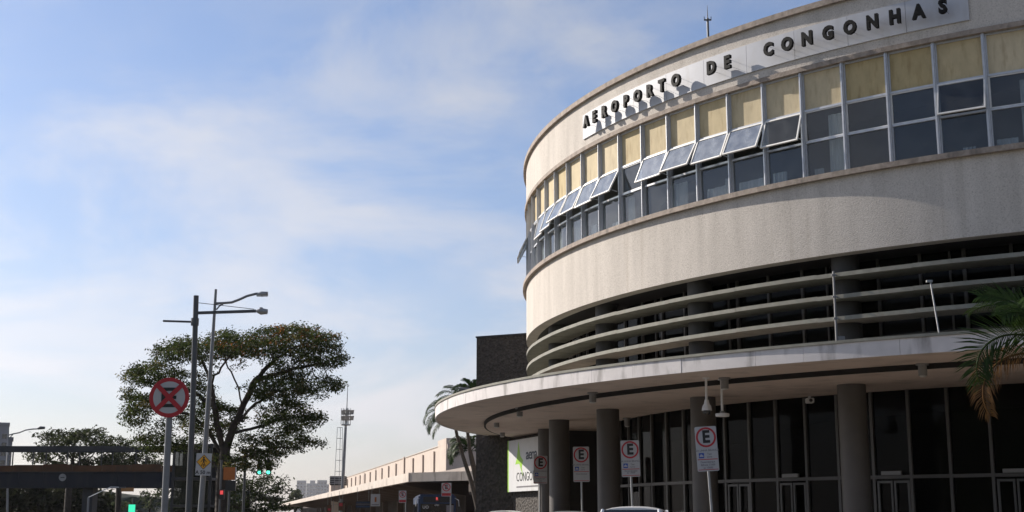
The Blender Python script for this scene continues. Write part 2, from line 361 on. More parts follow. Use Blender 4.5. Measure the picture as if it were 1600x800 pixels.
M = dict(
    pebble=pebble_mat(), stone=stone_mat(), blind=blind_mat(),
    concrete=mk('weathered_concrete_trim', (0.34, 0.28, 0.23), 0.85, var=0.3, scale=5, bump=0.4, bscale=30, dirt=(0.12, 0.10, 0.085), dirt_amt=0.6, dscale=(2, 2, 1)),
    louvre=mk('grey_louvre_concrete', (0.25, 0.242, 0.20), 0.8, var=0.2, scale=3, bump=0.15, dirt=(0.22, 0.2, 0.16), dirt_amt=0.6, dscale=(2.5, 2.5, 0.6)),
    fascia=mk('white_fascia_paint', (0.64, 0.60, 0.58), 0.7, var=0.08, scale=2.5, bump=0.1, dirt=(0.2, 0.18, 0.165), dirt_amt=0.7, dscale=(1.5, 1.5, 0.45)),
    soffit=mk('painted_soffit', (0.62, 0.51, 0.44), 0.85, var=0.08, scale=0.8, dirt=(0.3, 0.25, 0.21), dirt_amt=0.5, dscale=(0.7, 0.7, 0.7)),
    gap=mk('soffit_gap_shade', (0.015, 0.013, 0.012), 0.9),  # near-black colour standing for the shadow in the soffit gap
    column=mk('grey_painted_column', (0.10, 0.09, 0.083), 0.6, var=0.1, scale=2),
    columnshade=mk('shaded_column_paint', (0.05, 0.048, 0.047), 0.7, var=0.1, scale=2),  # darker copy of the column paint, with the upper storey's shade painted in
    alu=mk('aluminium_frame', (0.52, 0.53, 0.55), 0.42, metal=0.35, var=0.1, scale=6),
    sash=mk('pale_sash_frame', (0.74, 0.72, 0.68), 0.45, metal=0.1, var=0.08),
    darkframe=mk('dark_metal_frame', (0.10, 0.095, 0.09), 0.5, metal=0.3, var=0.1),
    greyframe=mk('grey_metal_frame', (0.24, 0.235, 0.23), 0.5, metal=0.2, var=0.1),
    doorframe=mk('bronze_door_frame', (0.10, 0.097, 0.093), 0.45, metal=0.3, var=0.1),
    glass=glass_mat('window_glass', (0.80, 0.83, 0.84), 0.035, ior=1.6),
    sashglass=glass_mat('dusty_sash_glass', (0.62, 0.68, 0.72), 0.20, 0.03, (0.68, 0.70, 0.73), ior=3.2, nscale=4.0),
    darkglass=glass_mat('tinted_hall_glass', (0.30, 0.30, 0.31), 0.004, ior=1.25, refl=0.35),
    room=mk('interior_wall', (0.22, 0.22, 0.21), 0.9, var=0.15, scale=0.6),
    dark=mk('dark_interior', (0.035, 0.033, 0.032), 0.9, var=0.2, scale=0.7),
    curtain=mk('pale_curtain', (0.55, 0.56, 0.55), 0.9, var=0.15, scale=5, stretch=(1, 6, 0.3)),
    panel=mk('sign_panel_white', (0.52, 0.525, 0.55), 0.5, var=0.05, scale=1.2, dirt=(0.42, 0.41, 0.4), dirt_amt=0.5, dscale=(1.5, 1.5, 0.5)),
    letter=mk('black_letter', (0.012, 0.011, 0.010), 0.7, var=0.2, spec=0.2),
    steel=mk('galvanised_steel', (0.36, 0.36, 0.355), 0.5, metal=0.5, var=0.12, scale=5, dirt=(0.2, 0.17, 0.14), dirt_amt=0.5),
    polegrey=mk('grey_pole_paint', (0.20, 0.205, 0.21), 0.45, metal=0.2, var=0.12, scale=4, dirt=(0.1, 0.09, 0.08), dirt_amt=0.5),
    poledark=mk('dark_pole_paint', (0.085, 0.087, 0.09), 0.5, metal=0.2, var=0.15, scale=4),
    white=mk('white_paint', (0.72, 0.71, 0.70), 0.5, var=0.05),
    signwhite=mk('reflective_white', (0.44, 0.435, 0.435), 0.45, var=0.06, scale=3, dirt=(0.45, 0.42, 0.38), dirt_amt=0.35),
    signred=mk('sign_red', (0.42, 0.022, 0.03), 0.4, var=0.08),
    signblack=mk('sign_black', (0.015, 0.015, 0.016), 0.4),
    signblue=mk('sign_blue', (0.02, 0.07, 0.34), 0.4),
    signgrey=mk('sign_small_print', (0.16, 0.15, 0.16), 0.5),
    signyellow=mk('sign_amber', (0.75, 0.36, 0.02), 0.45, var=0.08),
    green=mk('billboard_green', (0.30, 0.58, 0.03), 0.5, var=0.03),
    navy=mk('billboard_navy', (0.012, 0.02, 0.045), 0.5),
    billboard=mk('billboard_white', (0.62, 0.62, 0.62), 0.5, var=0.04, dirt=(0.45, 0.42, 0.38), dirt_amt=0.4),
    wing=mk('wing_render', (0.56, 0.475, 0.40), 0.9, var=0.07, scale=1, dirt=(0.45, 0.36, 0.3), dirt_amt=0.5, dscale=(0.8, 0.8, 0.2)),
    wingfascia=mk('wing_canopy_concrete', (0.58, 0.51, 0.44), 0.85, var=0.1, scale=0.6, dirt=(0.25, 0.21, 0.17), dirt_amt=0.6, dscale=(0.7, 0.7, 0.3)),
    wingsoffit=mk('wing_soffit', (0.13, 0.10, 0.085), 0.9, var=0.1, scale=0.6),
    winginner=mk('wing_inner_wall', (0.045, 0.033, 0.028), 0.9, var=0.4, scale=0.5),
    asphalt=mk('asphalt', (0.055, 0.054, 0.053), 0.9, var=0.25, scale=0.8, bump=0.4, bscale=90, dirt=(0.035, 0.034, 0.033), dirt_amt=0.6, dscale=(0.3, 0.3, 0.3)),
    pave=mk('paving', (0.23, 0.195, 0.155), 0.9, var=0.2, scale=1.2, bump=0.3, bscale=30),
    kerb=mk('kerb_concrete', (0.34, 0.33, 0.31), 0.9, var=0.15, scale=2),
    paint=mk('road_marking', (0.62, 0.61, 0.58), 0.7, var=0.15, scale=4),
    earth=mk('ground_earth', (0.07, 0.068, 0.05), 0.95, var=0.3, scale=0.02),
    bark=mk('tree_bark', (0.045, 0.036, 0.029), 0.95, var=0.35, scale=3, bump=0.6, bscale=9),
    palmbark=mk('palm_trunk_bark', (0.10, 0.08, 0.062), 0.9, var=0.3, scale=4, stretch=(1, 1, 6), bump=0.6, bscale=12),
    leaf=leaf_mat('leaf_foliage', 0.45), palmleaf=leaf_mat('palm_leaf', 0.28),
    bridge=mk('dark_blue_girder_paint', (0.012, 0.014, 0.02), 0.8, var=0.2, scale=0.5, dirt=(0.04, 0.035, 0.03), dirt_amt=0.6, dscale=(0.5, 0.5, 0.15)),
    rust=mk('orange_deck_edge', (0.085, 0.036, 0.013), 0.85, var=0.35, scale=0.6, dirt=(0.06, 0.035, 0.02), dirt_amt=0.7, dscale=(0.6, 0.6, 0.4)),
    darkpanel=mk('dark_grey_panel', (0.035, 0.035, 0.036), 0.7, var=0.3, scale=0.8),
    concretegrey=mk('tower_block_render', (0.26, 0.25, 0.26), 0.9, var=0.06, scale=0.05),
    farblock=mk('far_block_render', (0.17, 0.18, 0.2), 0.9, var=0.06, scale=0.02),
    busblue=mk('bus_blue_paint', (0.012, 0.035, 0.095), 0.3, var=0.06),
    rubber=mk('tyre_rubber', (0.02, 0.02, 0.02), 0.85),
    carwhite=mk('white_car_paint', (0.78, 0.78, 0.78), 0.22, var=0.02),
    carsilver=mk('silver_car_paint', (0.50, 0.51, 0.52), 0.28, metal=0.5, var=0.02),
    carglass=mk('car_glass', (0.012, 0.014, 0.016), 0.06, var=0.1, spec=0.8),
    lampglass=mk('lamp_diffuser', (0.55, 0.53, 0.50), 0.3),
    greenlight=mk('lit_green_lamp', (0.02, 0.3, 0.2), 0.4, emit=(0.12, 1.0, 0.66), estr=1.6),
    redlight=mk('lit_red_lamp', (0.3, 0.02, 0.03), 0.4, emit=(1.0, 0.10, 0.10), estr=0.5),
    orangebox=mk('orange_cabinet', (0.36, 0.11, 0.02), 0.6, var=0.12),
)

# ------------------------------------------------------------------ ground, road, pavement
g = MB()
g.add([(-5000, -1500, -0.03), (5000, -1500, -0.03), (5000, 6500, -0.03), (-5000, 6500, -0.03)], [(0, 1, 2, 3)])
struct(g.build('ground', M['earth']))
# kerb line on the terminal side (from near the camera to the far wing)
KERB = [(9.0, -20), (8.2, 10), (6.3, 22), (4.25, 30.2), (2.95, 35.6), (1.75, 41), (0.65, 50), (-2.2, 60), (-4.2, 75), (-9.0, 92), (-20, 146), (-41, 248), (-72, 400), (-110, 600)]
def offs(path, d):
    out = []
    for i, p in enumerate(path):
        a = Vector(path[max(i - 1, 0)]); b = Vector(path[min(i + 1, len(path) - 1)]); t = (b - a).normalized()
        out.append((p[0] + t.y * d, p[1] - t.x * d))
    return out
def strip(a, b, z, z0=None):
    m = MB()
    n = len(a)
    if z0 is None:
        m.add([(x, y, z) for x, y in a] + [(x, y, z) for x, y in b], [(i, i + 1, n + i + 1, n + i) for i in range(n - 1)])
    else:
        for i in range(n - 1):
            m.hexa([(*a[i], z0), (*b[i], z0), (*b[i + 1], z0), (*a[i + 1], z0), (*a[i], z), (*b[i], z), (*b[i + 1], z), (*a[i + 1], z)])
    return m
left_edge = offs(KERB, -11.5)
struct(strip(KERB, left_edge, 0.0).build('road', M['asphalt']))
struct(strip(offs(KERB, 0.16), offs(KERB, 60), 0.14, None).build('pavement', M['pave']))
kerb = strip(KERB, offs(KERB, 0.16), 0.148, -0.02).build('kerb', M['kerb']); struct(kerb)
kerb2 = strip(offs(KERB, -11.66), left_edge, 0.14, -0.02).build('kerb', M['kerb']); struct(kerb2)
struct(strip(offs(KERB, -16.5), offs(KERB, -11.66), 0.13).build('median', M['pave']))
struct(strip(offs(KERB, -28.5), offs(KERB, -16.66), 0.0).build('road', M['asphalt']))
struct(strip(offs(KERB, -16.66), offs(KERB, -16.5), 0.14, -0.02).build('kerb', M['kerb']))
for dd in (-3.6, -7.4):
    a = offs(KERB, dd); mb = MB()
    for i in range(len(a) - 1):
        A, B = Vector(a[i]), Vector(a[i + 1]); L_ = (B - A).length; t = (B - A).normalized(); nn = Vector((t.y, -t.x)) * 0.06
        s_ = 0.0
        while s_ + 2 < L_ and A.y < 260:
            p, q = A + t * s_, A + t * (s_ + 2)
            mb.add([(*(p - nn), 0.004), (*(p + nn), 0.004), (*(q + nn), 0.004), (*(q - nn), 0.004)], [(0, 1, 2, 3)]); s_ += 5
    struct(mb.build('lane_marking', M['paint']))

# unseen wooded rise, added behind the viewpoint to block skylight and darken hall glass
hx_ = np.linspace(-170, 190, 61); hy_ = np.linspace(-120, -34, 22); hv = []
for yy in hy_:
    for xx in hx_:
        e_ = min(1.0, (-34 - yy) / 16.0); ed = min(1, (xx + 170) / 40, (190 - xx) / 40)
        hv.append((xx, yy, -0.03 + max(0, ed) * (e_ ** 0.6) * (19 + 3 * math.sin(xx * 0.11) + 2 * math.sin(xx * 0.31 + yy * 0.2)) + (random.uniform(-1.6, 1.6) if 0.1 < e_ and 0 < ed else 0)))
hm_ = MB(); hm_.add(hv, [(j * 61 + i, j * 61 + i + 1, (j + 1) * 61 + i + 1, (j + 1) * 61 + i) for j in range(21) for i in range(60)])
struct(hm_.build('added_hill', mk('added_hillside', (0.04, 0.05, 0.018), 0.95, var=0.6, scale=0.35, bump=1.0, bscale=1.5)))

# planted bank beyond the footbridge
bk = MB(); nbk = 44; xa, xb = W(-120, 790, 205).x, W(395, 790, 205).x
for r_, yb_ in enumerate((200, 204, 212, 240)):
    for i in range(nbk + 1):
        f_ = i / nbk; px_ = -120 + 515 * f_
        top = W(px_, 772 + 6 * math.sin(i * 1.7) + 4 * math.sin(i * 0.6) + (26 if 185 < px_ < 262 else 0), 205).z
        bk.v.append((xa + (xb - xa) * f_, yb_ + random.uniform(-0.8, 0.8), (-0.03, top * 0.75, top, top * 0.9)[r_] + (random.uniform(-0.25, 0.25) if r_ else 0)))
for r_ in range(3):
    for i in range(nbk): a_ = r_ * (nbk + 1) + i; bk.f.append((a_, a_ + 1, a_ + nbk + 2, a_ + nbk + 1))
struct(bk.build('embankment', mk('planted_bank', (0.028, 0.032, 0.013), 0.95, var=0.6, scale=0.9, bump=1.0, bscale=2.5)))

# ------------------------------------------------------------------ curved terminal building
CX, CY = 23.56, 50.27
RW = 23.0
def H(z): return z + EYE      # heights measured from the eye level
bld = thing('terminal_building', 'curved pale airport terminal with ribbon windows, concrete louvres and a wide white canopy', 'building', (CX, CY, 0))
T0, T1 = -204.0, -62.0
NB = 142
STEP = 3.036
wb = MB().arc(22.6, RW, H(6.59), H(8.58), 0, 360, 240, True).build('wall_band', M['pebble'], bld, smooth=35)
MB().arc(22.45, RW + 0.14, H(8.58), H(8.72), 0, 360, 240, True).build('window_sill', M['concrete'], bld, smooth=35)
pp = MB().arc(22.6, RW, H(11.78), H(13.30), 0, 360, 240, True).build('parapet', M['pebble'], bld, smooth=35)
MB().arc(22.35, RW + 0.11, H(13.30), H(13.46), 0, 360, 240, True).build('coping', M['concrete'], pp, smooth=35)
MB().arc(22.5, RW + 0.06, H(11.65), H(11.78), 0, 360, 240, True).build('lintel', M['concrete'], bld, smooth=35)
MB().lathe([(22.6, H(12.6)), (22.6, H(12.75))], 96).build('roof', M['concrete'], bld)
# floors and inner walls
MB().arc(2, 22.45, H(8.30), H(8.60), 0, 360, 120, True).build('floor_slab', M['room'], bld)
MB().arc(2, 22.5, H(11.70), H(11.9), 0, 360, 120, True).build('ceiling', M['room'], bld)
MB().arc(17.6, 17.8, H(8.6), H(11.7), 0, 360, 120, True).build('inner_wall', M['room'], bld)
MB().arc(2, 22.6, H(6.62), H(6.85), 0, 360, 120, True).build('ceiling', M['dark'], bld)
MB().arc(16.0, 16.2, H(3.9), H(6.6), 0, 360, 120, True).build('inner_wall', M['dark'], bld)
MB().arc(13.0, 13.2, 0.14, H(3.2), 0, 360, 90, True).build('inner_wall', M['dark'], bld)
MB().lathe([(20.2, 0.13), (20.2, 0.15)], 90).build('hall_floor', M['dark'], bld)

# closed rear of each storey
MB().arc(22.6, 22.98, H(8.72), H(11.65), -99.8, 168.6, 160).build('rear_wall', M['pebble'], bld, smooth=35)
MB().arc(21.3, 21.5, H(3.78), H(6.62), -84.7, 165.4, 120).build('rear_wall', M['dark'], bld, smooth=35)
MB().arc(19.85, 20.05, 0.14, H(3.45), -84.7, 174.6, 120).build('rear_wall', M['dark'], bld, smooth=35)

# ribbon windows: every bay shares its meshes, turned about the building's centre
hw = RW * math.tan(R_(STEP / 2))
fr = MB()
fr.box(RW - 0.19, RW - 0.02, hw - 0.045, hw + 0.04, H(8.72), H(11.65))
fr.box(RW - 0.02, RW + 0.005, hw - 0.012, hw + 0.012, H(8.72), H(11.65))
for zz in (10.57, 9.70): fr.box(RW - 0.17, RW - 0.07, -hw + 0.04, hw - 0.045, H(zz - 0.028), H(zz + 0.028))
fr.box(RW - 0.17, RW - 0.075, -hw + 0.04, hw - 0.045, H(8.72), H(8.765))
fr.box(RW - 0.17, RW - 0.075, -hw + 0.04, hw - 0.045, H(11.60), H(11.65))
fr.box(RW - 0.16, RW - 0.09, -hw + 0.04, -hw + 0.075, H(8.765), H(11.60))
me_frame = fr.mesh('window', M['alu'])
y0, y1 = -hw + 0.06, hw - 0.03
me_low = MB().box(RW - 0.128, RW - 0.122, y0, y1, H(8.75), H(9.69)).mesh('pane', M['glass'])
me_mid = MB().box(RW - 0.128, RW - 0.122, y0, y1, H(9.71), H(10.56)).mesh('pane', M['glass'])
me_blind = MB().box(RW - 0.14, RW - 0.12, y0 - 0.02, y1 + 0.01, H(10.57), H(11.63)).mesh('coated_pane', M['blind'])
# sash, hinged along its top edge at the origin
sh, sw = 0.85, (y1 - y0) / 2
sf = MB()
for a, b in (((0, -sw, 0), (0, -sw, -sh)), ((0, sw, 0), (0, sw, -sh))): sf.bar(a, b, 0.045, 0.04)
for z_ in (-0.02, -sh + 0.02): sf.bar((0, -sw, z_), (0, sw, z_), 0.045, 0.042)
me_sash = sf.mesh('sash_frame', M['sash'])
me_sglass = MB().box(-0.004, 0.004, -sw + 0.02, sw - 0.02, -sh + 0.02, -0.02).mesh('pane', M['sashglass'])
me_sglass2 = MB().box(-0.004, 0.004, -sw + 0.02, sw - 0.02, -sh + 0.02, -0.02).mesh('pane', M['glass'])
me_stay = MB().bar((-0.0, sw - 0.06, -sh + 0.1), (-0.28, sw - 0.06, -sh + 0.2), 0.015, 0.015).mesh('stay', M['alu'])
OPEN = {0: 13, 4: 19, 5: 27, 6: 25, 7: 29, 8: 24, 10: 28, 11: 23, 12: 25, 13: 26, 14: 17, 15: 12, 18: 26, 19: 28}
CURT = {-1: ((0.12, 0.56, 10.4), (-0.5, 0.0, 8.98)), 0: ((-0.1, 0.2, 8.9),), 3: ((0.02, 0.56, 10.4), (-0.45, -0.2, 9.0)), 4: ((-0.56, -0.12, 9.12),), 5: ((-0.52, 0.54, 9.08),), 6: ((-0.5, 0.5, 9.12), (0.2, 0.5, 9.3)),
        7: ((-0.55, -0.1, 9.55),), 8: ((0.25, 0.55, 9.6),), 9: ((-0.5, -0.25, 9.6),), 10: ((-0.3, 0.4, 9.0),), 11: ((0.1, 0.5, 9.6), (-0.5, -0.1, 9.2)), 12: ((-0.6, -0.1, 9.6),), 13: ((-0.2, 0.3, 9.4),), 14: ((-0.3, 0.5, 9.6),), 16: ((-0.4, 0.4, 9.6),)}
for b in range(-7, 23):
    th = R_(-121.4 - STEP * (b + 0.5))
    w = link('window', me_frame, bld, rz=th)
    link('coated_pane', me_blind, w); link('pane', me_low, w)
    if b in OPEN:
        a = -R_(OPEN[b])
        for nm, me in (('sash_frame', me_sash), ('pane', me_sglass2 if b in (0, 4) else me_sglass), ('stay', me_stay)):
            o = link(nm, me, w, loc=(RW - 0.06, (y0 + y1) / 2, H(10.54))); o.rotation_euler = (0, a, 0)
    else:
        link('pane', me_mid, w)
        o = link('sash_frame', me_sash, w, loc=(RW - 0.105, (y0 + y1) / 2, H(10.55)))
        o.scale = (0.8, 0.985, 0.985)
    for c0, c1, zt_ in CURT.get(b, ()):
        m = MB(); n = 10; zt = H(zt_)
        pts = [(RW - 0.30 + 0.025 * math.sin(i * 2.1 + b), c0 + (c1 - c0) * i / n) for i in range(n + 1)]
        m.add([(x, y, H(8.62)) for x, y in pts] + [(x, y, zt) for x, y in pts], [(i, i + 1, n + 2 + i, n + 1 + i) for i in range(n)])
        m.add([(x - 0.04, y, H(8.62)) for x, y in pts] + [(x - 0.04, y, zt) for x, y in pts], [(i, i + 1, n + 2 + i, n + 1 + i) for i in range(n)])
        m.build('curtain', M['curtain'], w)

# concrete louvres in front of the middle storey
for zt in (6.10, 5.53, 4.97):
    for k in range(22):
        ta = T0 + (T1 - T0) * k / 22; tb = T0 + (T1 - T0) * (k + 1) / 22; dz = 0.006 * ((k * 7 + int(zt * 10)) % 3 - 1)
        MB().arc(RW - 0.95, RW, H(zt - 0.105 + dz), H(zt + dz), ta + 0.008, tb - 0.008, 10).build('louvre', M['louvre'], bld, smooth=35)
# recessed glazing of the middle storey
RG = 21.45
me_mg = MB().box(RG - 0.01, RG, -RG * math.tan(R_(1.55)), RG * math.tan(R_(1.55)), H(3.85), H(6.6)).mesh('pane', M['darkglass'])
mm = MB().box(RG - 0.05, RG + 0.07, 0.56, 0.63, H(3.85), H(6.62))
for z_ in (4.55, 5.75): mm.box(RG, RG + 0.05, -0.57, 0.56, H(z_ - 0.03), H(z_ + 0.03))
me_mm = mm.mesh('window', M['darkframe'])
me_mm2 = MB().box(RG - 0.05, RG + 0.07, 0.54, 0.63, H(3.85), H(6.62)).box(RG, RG + 0.05, -0.57, 0.54, H(4.52), H(4.58)).box(RG, RG + 0.06, 0.20, 0.245, H(3.85), H(6.6)).box(RG, RG + 0.05, -0.57, 0.54, H(6.2), H(6.25)).mesh('window', M['darkframe'])
for b in range(-12, 24):
    th = R_(-121.4 - STEP * (b + 0.5))
    w = link('window', me_mm2 if b % 3 == 1 else me_mm, bld, rz=th)
    link('pane', me_mg, w)
# round columns standing through both lower storeys
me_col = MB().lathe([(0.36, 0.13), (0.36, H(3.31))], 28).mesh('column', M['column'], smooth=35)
me_col2 = MB().lathe([(0.36, H(3.78)), (0.36, H(6.62))], 28).mesh('column', M['columnshade'], smooth=35)
RC = 22.22
for k in range(-3, 5):
    a = R_(-131.9 - 12.78 * k)
    for me in (me_col, me_col2): link('column', me, bld, loc=(RC * math.cos(a), RC * math.sin(a), 0))

# canopy
def rc(t):
    s = max(0.0, (-156 - t)) / 44.0
    return 26.75 - 0.9 * s ** 1.3 - 0.5 * max(0.0, s - 0.6)
can = MB().arc(23.05, lambda t: rc(t) - 0.06, H(3.42), H(3.77), T0, T1, 200).build('canopy', M['soffit'], bld, smooth=35)
MB().arc(lambda t: rc(t) - 0.28, lambda t: rc(t) + 0.035, H(3.755), H(3.82), T0, T1, 200).build('drip_edge', M['louvre'], can, smooth=35)
MB().arc(22.9, lambda t: rc(t) - 0.30, H(3.772), H(3.79), T0, T1, 200).build('roofing', M['darkpanel'], can, smooth=35)
MB().arc(19.9, 24.55, H(3.29), H(3.40), T0, T1, 200).build('soffit_slab', M['soffit'], can, smooth=35)
MB().arc(24.556, 24.62, H(3.293), H(3.421), T0, T1, 200).build('soffit_shade_strip', M['gap'], can, smooth=35)  # strip that paints the recess shadow onto the soffit step
MB().arc(2, 23.04, H(3.45), H(3.765), 0, 360, 180, True).build('floor_slab', M['soffit'], can)
t = T0; i = 0
rr_ = random.Random(3)
while t < T1 - 0.1:
    dt = 2.3 + rr_.random() * 2.6
    t2 = min(t + dt, T1)
    pr = rr_.random() * 0.008
    MB().arc(lambda q: rc(q) - 0.058, lambda q: rc(q) - 0.0 + pr, H(3.40), H(3.752), t + 0.009, t2 - 0.009, 8).build('fascia_panel', M['fascia'], can, smooth=35)
    t = t2

# ground floor hall glazing
RH = 20.0
hh = RH * math.tan(R_(STEP / 2))
ZD = H(1.0)
gf = MB().box(RH - 0.09, RH + 0.07, hh - 0.05, hh + 0.03, 0.14, H(3.29))
gf.box(RH - 0.06, RH + 0.08, -hh + 0.03, hh - 0.05, ZD - 0.045, ZD + 0.045)
gf.box(RH - 0.05, RH + 0.05, -hh + 0.03, hh - 0.05, 0.14, 0.3)
me_gf = gf.mesh('window', M['darkframe'])
gd = MB()
for s_ in (-1, 1):
    for yy in ((0.03, hh - 0.09),):
        gd.box(RH + 0.0, RH + 0.06, s_ * 0.02, s_ * 0.075, 0.15, ZD - 0.1)
        gd.box(RH + 0.0, RH + 0.06, s_ * (hh - 0.13), s_ * (hh - 0.07), 0.15, ZD - 0.1)
        gd.box(RH + 0.0, RH + 0.058, s_ * 0.075, s_ * (hh - 0.13), ZD - 0.16, ZD - 0.1)
        gd.box(RH + 0.0, RH + 0.058, s_ * 0.075, s_ * (hh - 0.13), 0.15, 0.35)
me_door = gd.mesh('door', M['doorframe'])
me_gp = MB().box(RH - 0.02, RH - 0.01, -hh, hh, ZD + 0.03, H(3.29)).mesh('pane', M['darkglass'])
me_gp2 = MB().box(RH - 0.02, RH - 0.01, -hh, hh, 0.2, ZD - 0.03).mesh('pane', M['darkglass'])
me_dev = MB().box(RH + 0.085, RH + 0.17, -0.28, 0.28, ZD + 0.05, ZD + 0.15).mesh('door_sensor', M['greyframe'])
DOORS = {-1, 0, 3, 6, 8}
for b in range(-12, 21):
    th = R_(-121.4 - STEP * (b + 0.5))
    w = link('window', me_gf, bld, rz=th)
    link('pane', me_gp, w); link('pane', me_gp2, w)
    if b in DOORS:
        link('door', me_door, w)
        if b in (-1, 0, 3, 6): link('door_sensor', me_dev, w)

# stone wall below the billboard, between tower and hall
sw_ = thing('stone_wall', 'dark rough stone wall under the canopy carrying the white billboard', 'wall', (0.05, 57.2, 0))
def wallseg(m, a, b, z0, z1, th):
    a, b = Vector(a), Vector(b); d = (b - a).normalized(); n = Vector((-d.y, d.x)) * th
    m.hexa([(*a, z0), (*b, z0), (*(b + n), z0), (*(a + n), z0), (*a, z1), (*b, z1), (*(b + n), z1), (*(a + n), z1)])
m = MB(); wallseg(m, (0, 0), (1.75, -5.2), 0.1, H(3.285), 0.4); m.build('wall', M['stone'], sw_)
m = MB(); wallseg(m, (1.75, -5.2), (5.6, -3.9), 0.1, H(3.285), 0.4); m.build('wall', M['dark'], sw_)

# dark stone tower behind the canopy end
tw = thing('stone_tower', 'dark rough stone clad tower block rising behind the left end of the canopy', 'tower', (-1.55, 58.0, 0))
d1 = Vector((0.89, -0.456)); d2 = Vector((0.456, 0.89))
def tp(a, b): return tuple(d1 * a + d2 * b)
ZT = H(7.74)
MB().prism([tp(-0.03, 0), tp(6.5, 0), tp(6.5, 5), tp(-0.03, 5)], 0.0, ZT).build('wall', M['stone'], tw)
MB().prism([tp(-0.06, -0.04), tp(6.55, -0.04), tp(6.55, 5.05), tp(-0.06, 5.05)], ZT, ZT + 0.07).build('coping', M['darkpanel'], tw)

# ------------------------------------------------------------------ name sign on the parapet
ns_ = thing('name_sign', 'long pale panel on the parapet with black letters reading AEROPORTO DE CONGONHAS', 'sign', (CX, CY, 0))
ends = [-157.2 + 35.15 * k / 9 for k in range(10)]
for k in range(9):
    MB().arc(RW + 0.003, RW + 0.045, H(12.04), H(12.86), ends[k] + 0.012, ends[k + 1] - 0.012, 12).build('panel', M['panel'], ns_, smooth=35)
LT = [('A', -155.34), ('E', -153.98), ('R', -152.51), ('O', -151.0), ('P', -149.5), ('O', -148.05), ('R', -146.61), ('T', -145.24), ('O', -143.74),
      ('D', -140.29), ('E', -138.84), ('C', -135.39), ('O', -133.93), ('N', -132.44), ('G', -130.92), ('O', -129.4), ('N', -127.88), ('H', -126.42), ('A', -124.92), ('S', -123.45)]
cache = {}
for ch, td in LT:
    if ch not in cache:
        me = text_mesh(ch, 0.49, 0.10, 0.026, M['letter'], xscale=0.84)
        ys = [v.co.z for v in me.vertices]; s_ = 0.385 / (max(ys) - min(ys)); c_ = (max(ys) + min(ys)) / 2
        me.transform(Matrix.Diagonal((1, 1, s_, 1)) @ Matrix.Translation((0, 0, -c_)))
        cache[ch] = me
    a = R_(td)
    o = link('letter', cache[ch], ns_, loc=((RW + 0.235) * math.cos(a), (RW + 0.235) * math.sin(a), H(12.43)), rz=a + math.pi / 2)
    pins = MB()
    for yy, zz in ((-0.08, 0.14), (0.08, -0.14)):
        pins.bar((yy, 0.0, zz), (yy, 0.195, zz), 0.006, 0.006)
    pins.build('mounting_pin', M['darkframe'], o)

# lightning rod on the roof
P = W(1106, 40, 36.4)
rod = thing('lightning_rod', 'thin black lightning rod standing on the roof behind the parapet', 'lightning rod', (P.x, P.y, H(12.75)))
MB().tube([(0, 0, 0), (0, 0, 1.55)], 0.035, 8).build('mast', M['poledark'], rod)
MB().tube([(0, 0, 1.55), (0, 0, 1.95)], [0.016, 0.006], 6).build('tip', M['poledark'], rod)
MB().bar((-0.10, 0, 1.50), (0.10, 0, 1.50), 0.04, 0.04).bar((-0.1, 0, 1.48), (-0.1, 0, 1.6), 0.02, 0.02).bar((0.1, 0, 1.48), (0.1, 0, 1.6), 0.02, 0.02).build('bracket', M['poledark'], rod)

# conduit and slanted pole on the louvres
a = R_(-131.66); cd = thing('wall_conduit', 'thin grey vertical conduit crossing the louvres beside the rightmost column', 'conduit', (CX + 23.06 * math.cos(a), CY + 23.06 * math.sin(a), H(3.83)))
MB().tube([(0, 0, 0), (0.0, 0, 2.3)], 0.03, 8).build('pipe', M['greyframe'], cd)
MB().box(0.03, 0.2, -0.06, 0.1, 0.25, 0.62).build('junction_box', M['greyframe'], cd, bevel=0.01)
for zz in (1.08, 1.64, 2.2): MB().box(-0.06, 0.06, -0.04, 0.03, zz - 0.02, zz + 0.02).build('clip', M['greyframe'], cd)
A = W(1454, 441, 31.3); B = W(1470, 518, 31.05)
sp = thing('slanted_pole', 'thin white pole leaning against the louvres at the right', 'pole', (B.x, B.y, H(3.83)))
MB().tube([(0, 0, 0), (A.x - B.x, A.y - B.y, A.z - H(3.83))], 0.02, 8).build('rod', M['steel'], sp)
MB().box(A.x - B.x - 0.1, A.x - B.x + 0.04, A.y - B.y - 0.04, A.y - B.y + 0.04, A.z - H(3.83), A.z - H(3.83) + 0.05).build('tip', M['steel'], sp)
a = R_(-163.2)
fl = thing('spotlight', 'small dark spotlight standing on the canopy edge near its left end', 'spotlight', (CX + 26.2 * math.cos(a), CY + 26.2 * math.sin(a), H(3.82)))
MB().box(-0.04, 0.04, -0.04, 0.04, 0, 0.12).build('foot', M['poledark'], fl)
MB().tube([(-0.16, 0.05, 0.2), (0.14, -0.05, 0.14)], [0.07, 0.1], 10).build('head', M['poledark'], fl)

# lamps under the canopy
def soffit_lamp(px, py, z, label):
    y = FPX * math.cos(PITCH) + (py - 400) * math.sin(PITCH); zz = FPX * math.sin(PITCH) - (py - 400) * math.cos(PITCH)
    d = z * y / zz; x = (px - 800) / y * d
    l = thing('canopy_lamp', label, 'lamp', (x, d, H(z)), group='lamps under the canopy')
    MB().lathe([(0.15, 0.0), (0.15, -0.04), (0.10, -0.05), (0.10, -0.28)], 16).build('housing', M['greyframe'], l, smooth=35)
    MB().lathe([(0.085, -0.285), (0.06, -0.31)], 12).build('diffuser', M['lampglass'], l)
soffit_lamp(812, 637, 3.42, 'canopy lamp near the left end, closest to the white fascia')
soffit_lamp(776, 655, 3.42, 'canopy lamp nearest the rounded left tip of the canopy')
soffit_lamp(785, 671, 3.42, 'canopy lamp lowest at the back edge by the stone tower')
soffit_lamp(926, 613, 3.42, 'canopy lamp above the second parking sign from the left')
